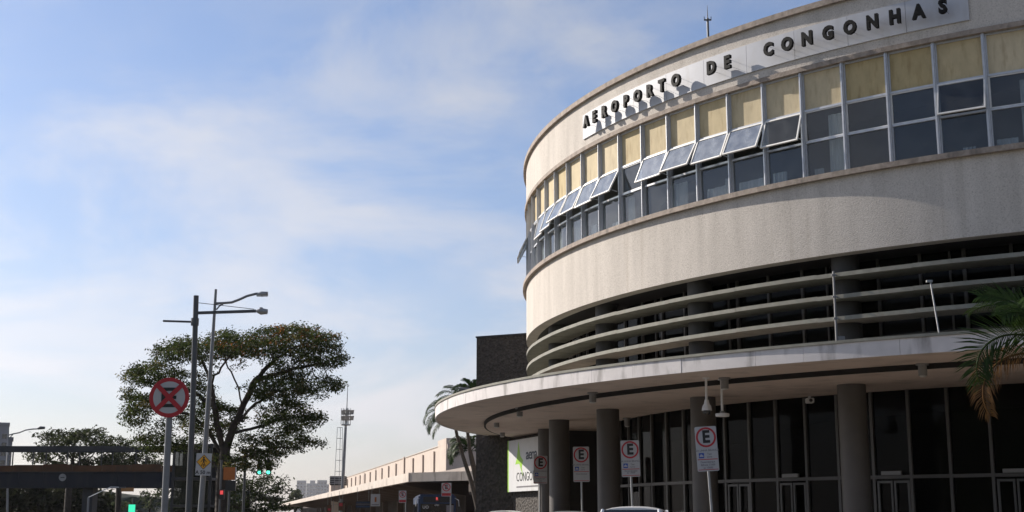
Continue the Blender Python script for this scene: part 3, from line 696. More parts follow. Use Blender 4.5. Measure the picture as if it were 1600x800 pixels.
soffit_lamp(1441, 568, 3.42, 'canopy lamp at the right, left of the foreground palm')
soffit_lamp(1132, 590, 3.42, 'canopy lamp beside the two hanging camera pipes')
soffit_lamp(980, 653, 3.29, 'inner canopy lamp right of the third column, above the third parking sign from the left')
soffit_lamp(931, 676, 3.29, 'inner canopy lamp half hidden just left of the third column')
def hanging(px, py, z, length, label, kind):
    y = FPX * math.cos(PITCH) + (py - 400) * math.sin(PITCH); zz = FPX * math.sin(PITCH) - (py - 400) * math.cos(PITCH)
    d = z * y / zz; x = (px - 800) / y * d
    l = thing('security_camera' if kind == 'dome' else 'hanging_antenna', label, 'camera' if kind == 'dome' else 'antenna', (x, d, H(z)))
    MB().tube([(0, 0, 0), (0, 0, -length)], 0.032, 10).build('drop_pipe', M['white'], l, smooth=35)
    MB().box(-0.08, 0.08, -0.08, 0.08, -0.03, 0.0).build('mounting_plate', M['white'], l)
    if kind == 'dome':
        h_ = MB().lathe([(0.05, -length + 0.1), (0.07, -length), (0.11, -length - 0.06), (0.13, -length - 0.17)], 18).build('housing', M['white'], l, smooth=35)
        MB().lathe([(0.10, -length - 0.172), (0.09, -length - 0.23), (0.05, -length - 0.27)], 16).build('dome', M['carglass'], l, smooth=60)
    else:
        MB().lathe([(0.17, -length), (0.18, -length - 0.03), (0.17, -length - 0.08)], 20).build('disc', M['white'], l, smooth=35)
        MB().lathe([(0.06, -length + 0.06), (0.06, -length)], 12).build('collar', M['greyframe'], l)
hanging(1103, 590, 3.42, 0.66, 'white dome camera on a drop pipe, left of the two pipes under the canopy', 'dome')
hanging(1127, 592, 3.42, 0.88, 'white disc on a longer drop pipe, right of the dome camera', 'disc')
lb = W(1265, 627, 37.0)
cb = thing('box_camera', 'small pale box camera at the inner edge of the soffit by the hall glazing', 'camera', (lb.x, lb.y, H(3.29)))
MB().box(-0.1, 0.1, -0.16, 0.12, -0.2, -0.06).build('housing', M['white'], cb, bevel=0.015)
MB().box(-0.03, 0.03, -0.03, 0.03, -0.06, 0.0).build('bracket', M['white'], cb)
MB().tube([(0, -0.17, -0.13), (0, -0.16, -0.13)], 0.05, 12).build('lens', M['carglass'], cb)

# billboard
A = Vector((0.0, 57.05)); B = Vector((1.66, 52.1)); d = (B - A); LB = d.length; ang = math.atan2(d.y, d.x)
nrm = Vector((d.y, -d.x)).normalized()
bb = thing('billboard', 'white billboard with green star emblem reading aena CONGONHAS on the stone wall', 'billboard', (A.x + nrm.x * 0.06, A.y + nrm.y * 0.06, 0), ang)
zb0, zb1 = H(0.97), H(3.13)
MB().box(0, LB, -0.12, 0.0, zb0, zb1).build('board', M['billboard'], bb, bevel=0.01)
MB().box(-0.03, 0.09, -0.125, -0.001, zb0 - 0.004, zb1 + 0.004).build('edge_strip', M['green'], bb)
def flat(poly, y, mat, name, par, th=0.006):
    n = len(poly)
    return MB().add([(x, y - th, z) for x, z in poly] + [(x, y, z) for x, z in poly], [tuple(range(n)), tuple(reversed(range(n, 2 * n)))] + [(i, n + i, n + (i + 1) % n, (i + 1) % n) for i in range(n)]).build(name, mat, par)
sx, sz = 1.28, zb0 + 1.25
star = [(1.42, zb1 - 0.1), (1.62, sz + 0.22), (1.98, sz + 0.02), (1.80, sz - 0.28), (1.98, zb0 + 0.62), (1.50, sz - 0.1), (0.98, sz - 0.12), (1.20, sz + 0.16)]
flat(star, -0.121, M['green'], 'star_emblem', bb)
def letters_in_row(word, size, bold, mat, x0, x1, y, z, par, xs):
    ms = [text_mesh(ch, size, 0.006, bold, M[mat], xscale=xs) for ch in word]
    wd = [max(v.co.x for v in m_.vertices) - min(v.co.x for v in m_.vertices) for m_ in ms]
    # text_mesh centres each letter on its own box, so sit them all on one base line
    gap = (x1 - x0 - sum(wd)) / max(1, len(word) - 1); x = x0
    for m_, w_ in zip(ms, wd):
        lo = min(v.co.z for v in m_.vertices); cxm = (max(v.co.x for v in m_.vertices) + min(v.co.x for v in m_.vertices)) / 2
        link('letter', m_, par, loc=(x + w_ / 2 - cxm, y, z - lo)); x += w_ + gap
letters_in_row('aena', 0.62, 0.012, 'navy', 2.35, 3.75, -0.121, zb0 + 1.28, bb, 1.4)
letters_in_row('CONGONHAS', 0.52, 0.0, 'signblack', 1.15, 4.6, -0.121, zb0 + 0.42, bb, 1.0)
MB().box(1.15, 4.6, -0.127, -0.121, zb0 + 0.16, zb0 + 0.22).build('small_print', M['signgrey'], bb)

# ------------------------------------------------------------------ traffic and parking signs
def rrect(w, h, r, n=5):
    pts = []
    for cx_, cz_, a0 in ((w / 2 - r, -h / 2 + r, -90), (w / 2 - r, h / 2 - r, 0), (-w / 2 + r, h / 2 - r, 90), (-w / 2 + r, -h / 2 + r, 180)):
        for i in range(n + 1):
            a = R_(a0 + 90 * i / n); pts.append((cx_ + r * math.cos(a), cz_ + r * math.sin(a)))
    return pts
def ring(r0, r1, y, th, mat, name, par, cz=0, cx_=0, n=40):
    m = MB()
    for i in range(n):
        a = 2 * math.pi * i / n; b = 2 * math.pi * (i + 1) / n
        q = [(cx_ + r * math.cos(t), cz + r * math.sin(t)) for r, t in ((r0, a), (r1, a), (r1, b), (r0, b))]
        m.add([(x, y - th, z) for x, z in q] + [(x, y, z) for x, z in q], [(0, 1, 2, 3), (1, 5, 6, 2), (0, 3, 7, 4)])
    return m.build(name, mat, par)
def disc(r, y, th, mat, name, par, cz=0, cx_=0, n=36):
    return flat([(cx_ + r * math.cos(2 * math.pi * i / n), cz + r * math.sin(2 * math.pi * i / n)) for i in range(n)], y, mat, name, par, th)

def tilt(o, deg):   # lean in the picture plane
    o.rotation_euler.y = R_(deg)

def parking_sign(px, ptop, pbot, d, label, lean, rz, lines, sc=1.0, blue=True):
    top, bot = W(px, ptop, d), W(px, pbot, d)
    h = top.z - bot.z; w = 0.5 * sc
    s = thing('parking_sign', label, 'sign', (bot.x, d, 0.13), rz, 'parking signs along the kerb')
    tilt(s, lean)
    zc = (top.z + bot.z) / 2 - 0.13
    s.location.x -= zc * math.sin(R_(lean))
    MB().tube([(0, 0.045, -0.2), (0, 0.045, top.z - 0.2)], 0.032, 10).build('post', M['steel'], s, smooth=35)
    pl = flat([(x, z + zc) for x, z in rrect(w, h, 0.035)], 0.006, M['signwhite'], 'plate', s, 0.008)
    zr = zc + h / 2 - w * 0.5
    ring(w * 0.375, w * 0.465, -0.003, 0.003, M['signred'], 'red_ring', pl, zr)
    e = text_mesh('E', w * 0.78, 0.003, 0.016, M['signblack'], xscale=0.9)
    link('lettering', e, pl, loc=(0, -0.003, zr))
    zt = zr - w * 0.5 - 0.055
    def ln(txt, z, size, x=0.0, mt='signgrey'):
        if txt: link('lettering', text_mesh(txt, size, 0.002, 0.001, M[mt]), pl, loc=(x, -0.003, z))
    ln(lines[0], zt, 0.062)
    bz = zt - 0.115
    if blue:
        sq = flat([(x - w * 0.27, z + bz) for x, z in rrect(0.12, 0.12, 0.012, 2)], -0.003, M['signblue'], 'pictogram', pl, 0.003)
        flat([(-w * 0.27 + x, bz + z) for x, z in ((-0.045, -0.03), (0.045, -0.03), (0.045, 0.0), (0.025, 0.005), (0.012, 0.03), (-0.02, 0.03), (-0.032, 0.005), (-0.045, 0.0))], -0.0065, M['signwhite'], 'car_symbol', sq, 0.002)
        ln(lines[1], bz + 0.03, 0.06, w * 0.1); ln(lines[2], bz - 0.035, 0.06, w * 0.1)
    b2 = bz - 0.10
    flat([(-w * 0.46, b2), (w * 0.46, b2), (w * 0.46, b2 + 0.018), (-w * 0.46, b2 + 0.018)], -0.003, M['signred'], 'red_line', pl, 0.002)
    lo = zc - h / 2
    span = b2 - lo
    for i, txt in enumerate(lines[3:]):
        ln(txt, b2 - span * (0.2 + 0.25 * i), 0.06)
    flat([(-w * 0.46, lo + 0.03), (w * 0.46, lo + 0.03), (w * 0.46, lo + 0.045), (-w * 0.46, lo + 0.045)], -0.003, M['signred'], 'red_line', pl, 0.002)
    return s
parking_sign(1105.5, 666, 736, 30.9, 'rightmost and largest white parking sign with red ringed E before the wide column', -3.0, R_(-6), ['NA LINHA BRANCA', 'Taxi', 'Livre', 'Desembarque', 'Bilhete 11h00', 'as 17h00'])
parking_sign(985.5, 688, 745, 35.3, 'white parking sign with red ringed E above the roof of the white car', -1.6, R_(-5), ['NA LINHA BRANCA', 'Taxi', 'Livre', 'Desembarque', 'as 17h00'], 0.99)
parking_sign(908.5, 698, 753, 41.0, 'white parking sign with red ringed E between the second and third columns', -0.6, R_(-3), ['NA LINHA BRANCA', 'Taxi', 'Livre', 'Desembarque'], 1.0)
parking_sign(844.5, 712, 756, 48.0, 'leftmost parking sign with red ringed E overlapping the billboard', 0.8, R_(6), ['NA LINHA BRANCA', '', '', 'Desembarque', 'Taxi', 'Livre'], 1.0, True)

def no_parking(px, py, d, w, h, label):
    c = W(px, py, d)
    s = thing('no_parking_sign', label, 'sign', (c.x, d, 0.1), 0, 'no parking signs by the far wing')
    zc = c.z - 0.1
    MB().tube([(w * 0.42, 0.05, 0), (w * 0.42, 0.05, zc + h * 0.4)], 0.035, 8).build('post', M['steel'], s)
    pl = flat([(x, z + zc) for x, z in rrect(w, h, 0.03)], 0.006, M['signwhite'], 'plate', s, 0.008)
    zr = zc + h * 0.18
    ring(w * 0.33, w * 0.42, -0.003, 0.003, M['signred'], 'red_ring', pl, zr)
    link('lettering', text_mesh('E', w * 0.6, 0.003, 0.01, M['signblack']), pl, loc=(0, -0.003, zr))
    m = MB().bar((-w * 0.25, -0.008, zr + w * 0.25), (w * 0.25, -0.008, zr - w * 0.25), w * 0.07, 0.004, up=(0, 1, 0)); m.build('red_bar', M['signred'], pl)
    flat([(-w * 0.45, zc - h * 0.46), (w * 0.45, zc - h * 0.46), (w * 0.45, zc - h * 0.26), (-w * 0.45, zc - h * 0.26)], -0.003, M['signred'], 'red_band', pl, 0.003)
no_parking(697.5, 765, 74, 0.55, 0.74, 'no parking sign with crossed E above the blue bus')
no_parking(629, 776, 92, 0.52, 0.82, 'no parking sign with crossed E and red band left of the bus')

# ------------------------------------------------------------------ far wing of the terminal
WD = Vector((-0.2073, 1.0)).normalized()       # direction along the wing
WN = Vector((WD.y, -WD.x))                     # to the right of it (into the building)
wing = thing('terminal_wing', 'long low pale terminal wing with finned parapet and deep canopy running away', 'building', (-7.26, 93, 0), math.atan2(WD.y, WD.x))
# local x along the wing, local y to the left (street side)
ZC = H(2.92)
def wy(o_): return -o_
wall = MB().box(16.8, 160, -5.9, -5.4, ZC - 0.1, H(5.86)).build('parapet_wall', M['wing'], wing)
MB().box(19.3, 160.1, -5.95, -5.33, H(5.86), H(5.93)).build('coping', M['wingfascia'], wall)
me_fin = MB().box(-0.12, 0.12, -5.4, -5.24, ZC + 0.05, H(5.55)).mesh('fin', M['wing'])
for k in range(1, 20):
    o = link('fin', me_fin, wing, loc=(16.8 + 7.15 * k, 0, 0))
    if k == 4: o.scale = (2.4, 1.0, 1.06)
MB().box(22.0, 160, -12, -5.9, ZC - 0.3, H(5.6)).build('roof_block', M['wing'], wing)
# end block above the roof, nearer and higher
MB().box(16.75, 21.9, -14, -5.28, ZC - 0.1, H(5.45)).build('end_block', M['wing'], wing)
MB().box(17.1, 21.9, -14, -5.34, H(5.45), H(6.35)).build('end_block', M['wing'], wing)
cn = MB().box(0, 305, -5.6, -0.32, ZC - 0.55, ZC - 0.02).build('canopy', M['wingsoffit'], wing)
for k in range(22):
    x0 = 14 * k
    MB().box(x0 + 0.03, min(x0 + 13.97, 305), -0.32, -0.02 + 0.01 * (k % 3), ZC - 0.62, ZC).build('fascia_panel', M['wingfascia'], cn)
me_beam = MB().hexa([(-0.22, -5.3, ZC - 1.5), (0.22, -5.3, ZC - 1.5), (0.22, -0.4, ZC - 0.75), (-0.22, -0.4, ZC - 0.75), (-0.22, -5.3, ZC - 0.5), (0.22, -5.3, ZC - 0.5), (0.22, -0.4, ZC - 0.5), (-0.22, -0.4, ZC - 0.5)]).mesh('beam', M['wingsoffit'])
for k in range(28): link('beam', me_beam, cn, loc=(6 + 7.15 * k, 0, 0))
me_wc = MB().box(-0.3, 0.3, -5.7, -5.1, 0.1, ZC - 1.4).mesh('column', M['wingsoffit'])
for k in range(14): link('column', me_wc, wing, loc=(6 + 14.3 * k, 0, 0))
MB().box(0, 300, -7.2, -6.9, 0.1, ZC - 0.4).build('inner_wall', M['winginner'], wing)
# turned canopy bay at the near end
nb = MB()
P0 = W(640, 741, 93); P1 = W(752, 737.5, 89)
q0, q1 = Vector((P0.x, P0.y)), Vector((P1.x, P1.y)); dd = (q1 - q0).normalized(); dn = Vector((-dd.y, dd.x))
inv = Matrix.Rotation(-math.atan2(WD.y, WD.x), 2)
def loc2(p): return tuple(inv @ (Vector(p) - Vector((-7.26, 93))))
nb_poly = [q0, q1 + dd * 3, q1 + dd * 3 + dn * 16, q0 + dn * 16]
MB().prism([loc2(p) for p in [nb_poly[0] + dn * 0.3, nb_poly[1] + dn * 0.3, nb_poly[2], nb_poly[3] + dd * 3]], ZC - 0.5, ZC - 0.03).build('canopy', M['wingsoffit'], wing)
for k in range(4):
    L_ = (q1 + dd * 3 - q0).length
    a_, b_ = q0 + dd * (L_ * k / 4 + 0.02), q0 + dd * (L_ * (k + 1) / 4 - 0.02)
    MB().prism([loc2(a_), loc2(b_), loc2(b_ + dn * 0.29), loc2(a_ + dn * 0.29)], ZC - 0.62, ZC).build('fascia_panel', M['wingfascia'], wing)
# sloped kerb of roof over the near bay
a_, b_ = q0 + dd * 1.2 + dn * 1.2, q1 + dd * 3 + dn * 0.6
MB().hexa([(*loc2(a_), ZC), (*loc2(b_), ZC), (*loc2(b_ + dn * 3), ZC), (*loc2(a_ + dn * 3), ZC), (*loc2(a_ + dd * 1.6 + dn * 0.6), ZC + 0.15), (*loc2(b_ + dn * 0.6), ZC + 1.0), (*loc2(b_ + dn * 3), ZC + 1.0), (*loc2(a_ + dn * 3), ZC + 0.15)]).build('roof_kerb', M['wing'], wing)
MB().prism([loc2(q0 + dd * 4 + dn * 9), loc2(q1 + dd * 4 + dn * 8), loc2(q1 + dd * 4 + dn * 8.4), loc2(q0 + dd * 4 + dn * 9.4)], 0.1, ZC - 0.4).build('inner_wall', M['winginner'], wing)
me_v = MB().hexa([(-0.25, -0.25, 0.1), (0.25, -0.25, 0.1), (0.25, 0.25, 0.1), (-0.25, 0.25, 0.1), (-0.9, -0.3, ZC - 0.5), (0.9, -0.3, ZC - 0.5), (0.9, 0.3, ZC - 0.5), (-0.9, 0.3, ZC - 0.5)]).mesh('column', M['wingsoffit'])
vp = q1 + dn * 5; link('column', me_v, wing, loc=(*loc2(vp), 0))

# posters hanging under the far canopy
def poster(px0, px1, py0, py1, d, label, draw, base):
    a, b = W(px0, py1, d), W(px1, py0, d)
    t_ = thing('hanging_poster', label, 'poster', ((a.x + b.x) / 2, d, a.z))
    w, h = b.x - a.x, b.z - a.z
    MB().box(-w / 2, w / 2, 0, 0.08, 0, h).build('board', M[base], t_)
    for s_ in (-1, 1): MB().bar((s_ * w * 0.4, 0.04, h), (s_ * w * 0.4, 0.04, ZC - 0.5 - a.z), 0.03, 0.03).build('hanger', M['steel'], t_)
    for (x0, x1, z0, z1, mt) in draw: MB().box(w * (x0 - 0.5), w * (x1 - 0.5), -0.012, -0.002, h * z0, h * z1).build('print', M[mt], t_)
poster(579, 594, 772, 791, 112, 'white poster with amber figure hanging under the far wing canopy', [(0.42, 0.62, 0.35, 0.75, 'orangebox'), (0.1, 0.9, 0.1, 0.16, 'signgrey')], 'signwhite')
poster(556, 578, 783, 794, 118, 'dark blue striped poster left of the white poster under the far wing', [(0.0, 1.0, 0.12, 0.34, 'busblue'), (0.0, 1.0, 0.52, 0.62, 'signgrey'), (0, 1, 0.74, 0.84, 'busblue')], 'darkpanel')
poster(511, 518, 789, 800, 150, 'orange poster farthest left under the far wing canopy', [(0.2, 0.8, 0.2, 0.5, 'signred')], 'rust')
poster(529, 536, 785, 798, 135, 'small orange and red poster between the blue one and the far left one', [(0.1, 0.9, 0.55, 0.9, 'signred')], 'rust')

# ------------------------------------------------------------------ masts behind the wing
def mast_floodlight():
    d = 170.0
    base = W(532.5, 800, d)
    s = thing('floodlight_mast', 'tall steel floodlight mast with two lamp galleries behind the far wing', 'mast', (base.x, d, 0))
    tz = W(535, 668, d).z
    MB().tube([(0, 0, 0), (0.35, 0, tz)], [0.27, 0.17], 12).build('pole', M['polegrey'], s, smooth=35)
    k = d / FPX
    for zp in (647, 656, 664):
        z_ = W(535, zp, d).z
        MB().lathe([(0.62, -0.06), (0.62, 0.10), (0.45, 0.10)], 16, (0.35, 0, z_)).build('gallery', M['steel'], s)
    g_ = MB()
    for a in range(0, 360, 60):
        x_, y_ = 0.35 + 0.6 * math.cos(R_(a)), 0.6 * math.sin(R_(a))
        g_.bar((x_, y_, W(535, 664, d).z), (x_, y_, W(535, 638, d).z), 0.07, 0.07)
    g_.build('cage', M['steel'], s)
    MB().tube([(0.35, 0, tz), (0.45, 0, W(535, 638, d).z)], 0.16, 8).build('upper_pole', M['steel'], s)
    for zp in (645, 654):
        for dx in (-0.3, 0.25, 0.8):
            z_ = W(535, zp, d).z
            m_ = MB().hexa([(0.35 + dx - 0.2, -0.65, z_ - 0.25), (0.35 + dx + 0.24, -0.65, z_ - 0.25), (0.35 + dx + 0.24, -0.45, z_ - 0.25), (0.35 + dx - 0.2, -0.45, z_ - 0.25), (0.35 + dx - 0.2, -0.95, z_ + 0.25), (0.35 + dx + 0.34, -0.95, z_ + 0.3), (0.35 + dx + 0.34, -0.7, z_ + 0.3), (0.35 + dx - 0.2, -0.7, z_ + 0.25)])
            m_.build('floodlight', M['steel'], s)
    MB().tube([(0.45, 0, W(535, 638, d).z), (0.5, 0, W(535, 599, d).z)], [0.06, 0.03], 6).build('antenna', M['poledark'], s)
mast_floodlight()
def lattice():
    d = 185.0
    b = W(527.5, 800, d)
    s = thing('lattice_mast', 'slender pale lattice mast just left of the floodlight mast', 'mast', (b.x, d, 0))
    tz = W(530, 668, d).z; lean = W(531.5, 668, d).x - b.x
    legs = []
    for a in (90, 210, 330):
        x_, y_ = 0.75 * math.cos(R_(a)), 0.75 * math.sin(R_(a))
        p0, p1 = Vector((x_, y_, 0)), Vector((x_ * 0.55 + lean, y_ * 0.55, tz)); legs.append((p0, p1))
        MB().bar(p0, p1, 0.06, 0.06).build('leg', M['steel'], s)
    m_ = MB(); n = 9
    for i in range(n + 1):
        f_ = i / n
        for j in range(3):
            A_, B_ = legs[j], legs[(j + 1) % 3]
            m_.bar(A_[0].lerp(A_[1], f_), B_[0].lerp(B_[1], f_), 0.05, 0.05)
    m_.build('bracing', M['steel'], s)
lattice()
bx0 = W(515, 757, 190); bx1 = W(540, 744, 190)
rb = thing('rooftop_plant_box', 'small dark louvred plant box at the foot of the masts on the wing roof', 'plant box', ((bx0.x + bx1.x) / 2, 190, 0))
MB().box(-1.1, 1.1, 0, 2, H(4.2), bx1.z).build('body', M['darkpanel'], rb)
for k in range(4): MB().box(-1.15, 1.15, -0.08, 0, bx1.z - 0.25 - 0.28 * k, bx1.z - 0.12 - 0.28 * k).build('slat', M['greyframe'], rb)
MB().box(-0.9, 0.9, 0.2, 1.8, 0, H(4.2)).build('plinth', M['wing'], rb)

# ------------------------------------------------------------------ trees
def tubes_from_tree(nodes, parent, rad, minr):
    m = MB(); n = len(nodes)
    for i in range(1, n):
        p = parent[i]; r0, r1 = max(rad[p] if parent[p] >= 0 or p == 0 else rad[i], rad[i]), rad[i]
        r0 = min(rad[p], rad[i] * 1.6)
        if r1 < minr: continue
        a, b = Vector(nodes[p]), Vector(nodes[i]); d = b - a
        if d.length < 1e-5: continue
        d.normalize(); k = 7 if r1 > 0.12 else (5 if r1 > 0.04 else 3)
        u = d.orthogonal().normalized(); w = d.cross(u); o = len(m.v)
        a = a - d * r0 * 0.3
        for q, r in ((a, r0), (b, r1)):
            for j in range(k):
                t = 2 * math.pi * j / k; m.v.append(tuple(q + (u * math.cos(t) + w * math.sin(t)) * r))
        for j in range(k):
            j2 = (j + 1) % k; m.f.append((o + j, o + j2, o + k + j2, o + k + j))
    return m

def colonize(att, trunk, step, kill, infl, iters=160, wob=0.25, par0=None):
    """Space colonisation: grow branches from the trunk towards the attractor points."""
    nodes = [np.array(p, float) for p in trunk]; parent = list(par0)
    att = np.array(att, float); alive = np.ones(len(att), bool)
    near = np.zeros(len(att), int); nd = np.full(len(att), 1e18)
    def upd(i0):
        for i in range(i0, len(nodes)):
            d = ((att - nodes[i]) ** 2).sum(1); b = d < nd; nd[b] = d[b]; near[b] = i
    upd(0)
    for it in range(iters):
        act = alive & (nd < infl * infl)
        if not act.any():
            if not alive.any(): break
            j = np.where(alive)[0][nd[alive].argmin()]
            act = np.zeros(len(att), bool); act[j] = True
        i0 = len(nodes)
        idx = near[act]; dirs = att[act] - np.array([nodes[k] for k in idx]); dirs /= np.linalg.norm(dirs, axis=1)[:, None] + 1e-9
        for k in np.unique(idx):
            v = dirs[idx == k].sum(0); v = v / (np.linalg.norm(v) + 1e-9) + rng.normal(0, wob, 3); v /= np.linalg.norm(v) + 1e-9
            nodes.append(nodes[k] + v * step); parent.append(int(k))
        upd(i0)
        alive &= nd > kill * kill
        if len(nodes) > 16000: break
    return nodes, parent

def leaves_mesh(name, centres, per, spread, size, tint_fn, flat_=0.5, seed=1):
    r = np.random.default_rng(seed); n = len(centres) * per
    C = np.repeat(np.array(centres), per, 0) + r.normal(0, 1, (n, 3)) * np.array([spread, spread, spread * flat_])
    nrm = r.normal(0, 1, (n, 3)); nrm[:, 2] = np.abs(nrm[:, 2]) + 0.5; nrm /= np.linalg.norm(nrm, axis=1)[:, None]
    u = np.cross(nrm, r.normal(0, 1, (n, 3))); u /= np.linalg.norm(u, axis=1)[:, None]; v = np.cross(nrm, u)
    s = size * r.uniform(0.6, 1.35, n)[:, None]
    a, b, c, d = C - u * s, C + v * s * 0.42 + nrm * s * 0.12, C + u * s, C - v * s * 0.42 + nrm * s * 0.12
    V = np.stack([a, b, c, d], 1).reshape(-1, 3)
    me = bpy.data.meshes.new(name)
    me.vertices.add(n * 4); me.vertices.foreach_set('co', V.ravel())
    me.loops.add(n * 4); me.loops.foreach_set('vertex_index', np.arange(n * 4, dtype=np.int32))
    me.polygons.add(n); me.polygons.foreach_set('loop_start', np.arange(0, n * 4, 4, dtype=np.int32))
    try: me.polygons.foreach_set('loop_total', np.full(n, 4, dtype=np.int32))
    except Exception: pass
    me.update(calc_edges=True)
    ct = np.repeat(np.array([tint_fn(p) for p in centres]), per, 0) * r.uniform(0.8, 1.2, n)[:, None]
    at = me.attributes.new('tint', 'FLOAT_COLOR', 'POINT')
    col = np.ones((n * 4, 4)); col[:, :3] = np.repeat(ct, 4, 0); at.data.foreach_set('color', col.ravel().astype(np.float32))
    return me

def make_tree(name, label, cat, d, base_px, pads, trunk_px, step, kill, infl, tip_r, leaf, per, spread, green, rust=None, zbase=0.0, group=None, trunk_r=None, seed=1, wob=0.25, limbs=(), dens=1.0):
    """pads: (px, py, rx_px, ry_px, depth offset m, depth radius m, count); trunk_px: list of (px, py, depth offset)."""
    r = np.random.default_rng(seed); k = d / FPX
    b = W(base_px, 800, d)
    root = Vector((b.x, d, zbase))
    att = []
    for (px, py, rx, ry, do, rd, cnt) in pads:
        for _ in range(int(cnt * dens)):
            q = r.normal(0, 1, 3); q = q / np.linalg.norm(q) * (0.45 + 0.55 * r.random() ** 0.6)
            c = W(px + q[0] * rx, py + q[2] * ry, d + do + q[1] * rd)
            att.append(tuple(c - root))
    tr = [(0, 0, 0)] + [tuple(W(px, py, d + do) - root) for px, py, do in trunk_px]
    fine = [tr[0]]
    for a, c in zip(tr, tr[1:]):
        a, c = Vector(a), Vector(c); nseg = max(1, int((c - a).length / step))
        for i in range(1, nseg + 1): fine.append(tuple(a.lerp(c, i / nseg)))
    par0 = [-1] + list(range(len(fine) - 1))
    for lm in limbs:
        q = tuple(W(lm[0][0], lm[0][1], d + lm[0][2]) - root)
        k0 = min(range(len(fine)), key=lambda i: (Vector(fine[i]) - Vector(q)).length)
        prev = Vector(fine[k0])
        for px, py, do in lm[1:]:
            c = W(px, py, d + do) - root; nseg = max(1, int((c - prev).length / step)); a0 = prev.copy()
            for i in range(1, nseg + 1):
                jit = Vector(r.normal(0, 0.06, 3)) if i < nseg else Vector((0, 0, 0))
                fine.append(tuple(a0.lerp(c, i / nseg) + jit)); par0.append(k0); k0 = len(fine) - 1
            prev = c
    nodes, parent = colonize(att, fine, step, kill, infl, wob=wob, par0=par0)
    n = len(nodes); rad = np.zeros(n); kids = [[] for _ in range(n)]
    for i in range(1, n): kids[parent[i]].append(i)
    for i in range(n - 1, -1, -1):
        rad[i] = tip_r if not kids[i] else sum(rad[c] ** 2.35 for c in kids[i]) ** (1 / 2.35)
    if trunk_r:
        s_ = trunk_r / rad[0]
        rad = np.where(rad > tip_r * 3, tip_r * 3 + (rad - tip_r * 3) * max(0.2, (trunk_r - tip_r * 3) / max(1e-6, rad[0] - tip_r * 3)), rad)
    t = thing(name, label, cat, root, group=group)
    tubes_from_tree(nodes, parent, rad, tip_r * 0.9).build('trunk', M['bark'], t, smooth=60, fix=False)
    tips = [i for i in range(n) if rad[i] <= tip_r * 1.9]
    cen = [tuple(nodes[i]) for i in tips]
    def tint(p):
        g_ = np.array(green) * r.uniform(0.6, 1.4)
        if rust is not None:
            w = rust(Vector(p) + root)
            if r.random() < w: g_ = np.array((0.17, 0.075, 0.022)) * r.uniform(0.6, 1.3)
            elif r.random() < 0.12: g_ = np.array((0.12, 0.10, 0.03)) * r.uniform(0.6, 1.3)
        return g_
    me = leaves_mesh('crown', cen, per, spread, leaf, tint, 0.45, seed)
    me.materials.append(M['leaf']); link('crown', me, t)
    return t

DT = 85.0
def rust_big(p):
    px = 800 + p.x / p.y * 2090; py = 805 - (p.z - EYE) / p.y * 2090   # roughly; only the height and side matter here
    w = 0.0
    if p.z > 12.2 and -17 < p.x < -11: w = 0.22
    if 10.8 < p.z < 12.6 and -18.5 < p.x < -15.8: w = 0.2
    return w
make_tree('spreading_tree', 'large spreading umbrella shaped tree with dark limbs beside the street lamps', 'tree', DT, 345,
    [(455, 532, 84, 24, 0.5, 4.5, 520), (455, 516, 48, 12, 0.5, 3, 160), (505, 562, 42, 15, -0.5, 3, 230), (500, 603, 44, 17, 0.5, 3, 190), (460, 570, 40, 14, 0, 3, 110),
     (300, 545, 62, 20, 0.5, 4, 360), (370, 540, 62, 26, -0.5, 4.5, 400), (245, 585, 54, 22, 0, 3.5, 330), (222, 630, 34, 20, -0.5, 3, 220), (212, 656, 24, 14, 0, 2, 90), (200, 605, 12, 8, 0, 1.5, 30),
     (438, 608, 48, 26, -1, 3.5, 620), (455, 655, 54, 24, 0, 3.5, 480), (425, 695, 54, 20, 0.5, 3, 360), (478, 690, 34, 12, 0, 2, 90), (330, 655, 52, 36, 2, 3.5, 330), (250, 690, 44, 22, 1, 3, 220), (300, 610, 40, 18, 1.5, 3, 90), (385, 722, 55, 16, 1, 3, 240)],
    [(347, 745, 0), (352, 705, 0), (362, 676, 0.1)], 0.36, 0.5, 2.2, 0.014, 0.10, 28, 0.27, (0.045, 0.062, 0.016), rust_big, trunk_r=0.38, seed=5, wob=0.24, dens=1.3,
    limbs=[[(362, 676, 0), (378, 638, 0.2), (400, 594, 0.3), (425, 568, 0.4), (452, 546, 0.5), (480, 536, 0.5)], [(400, 594, 0.3), (430, 585, -0.6), (470, 575, -0.8), (505, 568, -0.5)], [(425, 568, 0.4), (428, 545, 1.5), (432, 528, 2.2)],
           [(352, 705, 0), (342, 672, -0.4), (336, 640, -0.8), (330, 600, -0.8), (318, 568, -0.4), (300, 550, 0)], [(336, 640, -0.8), (312, 618, 0.6), (285, 605, 0.8), (250, 592, 0.5)], [(347, 715, 0), (325, 672, 0.8), (300, 650, 0.8), (262, 640, 0.2), (228, 634, 0)],
           [(378, 638, 0.2), (372, 604, -0.8), (356, 574, -1), (352, 552, -0.8)], [(370, 655, 0.2), (400, 630, -0.8), (430, 612, -1.2), (455, 606, -1)], [(362, 680, 0), (400, 668, 0.3), (440, 656, 0), (480, 650, 0)], [(349, 725, 0), (385, 712, 0.6), (430, 700, 0.6), (465, 694, 0.2)], [(347, 735, 0), (310, 705, 1), (265, 692, 1.2)], [(330, 600, -0.8), (345, 575, -2), (365, 548, -2.4)]])
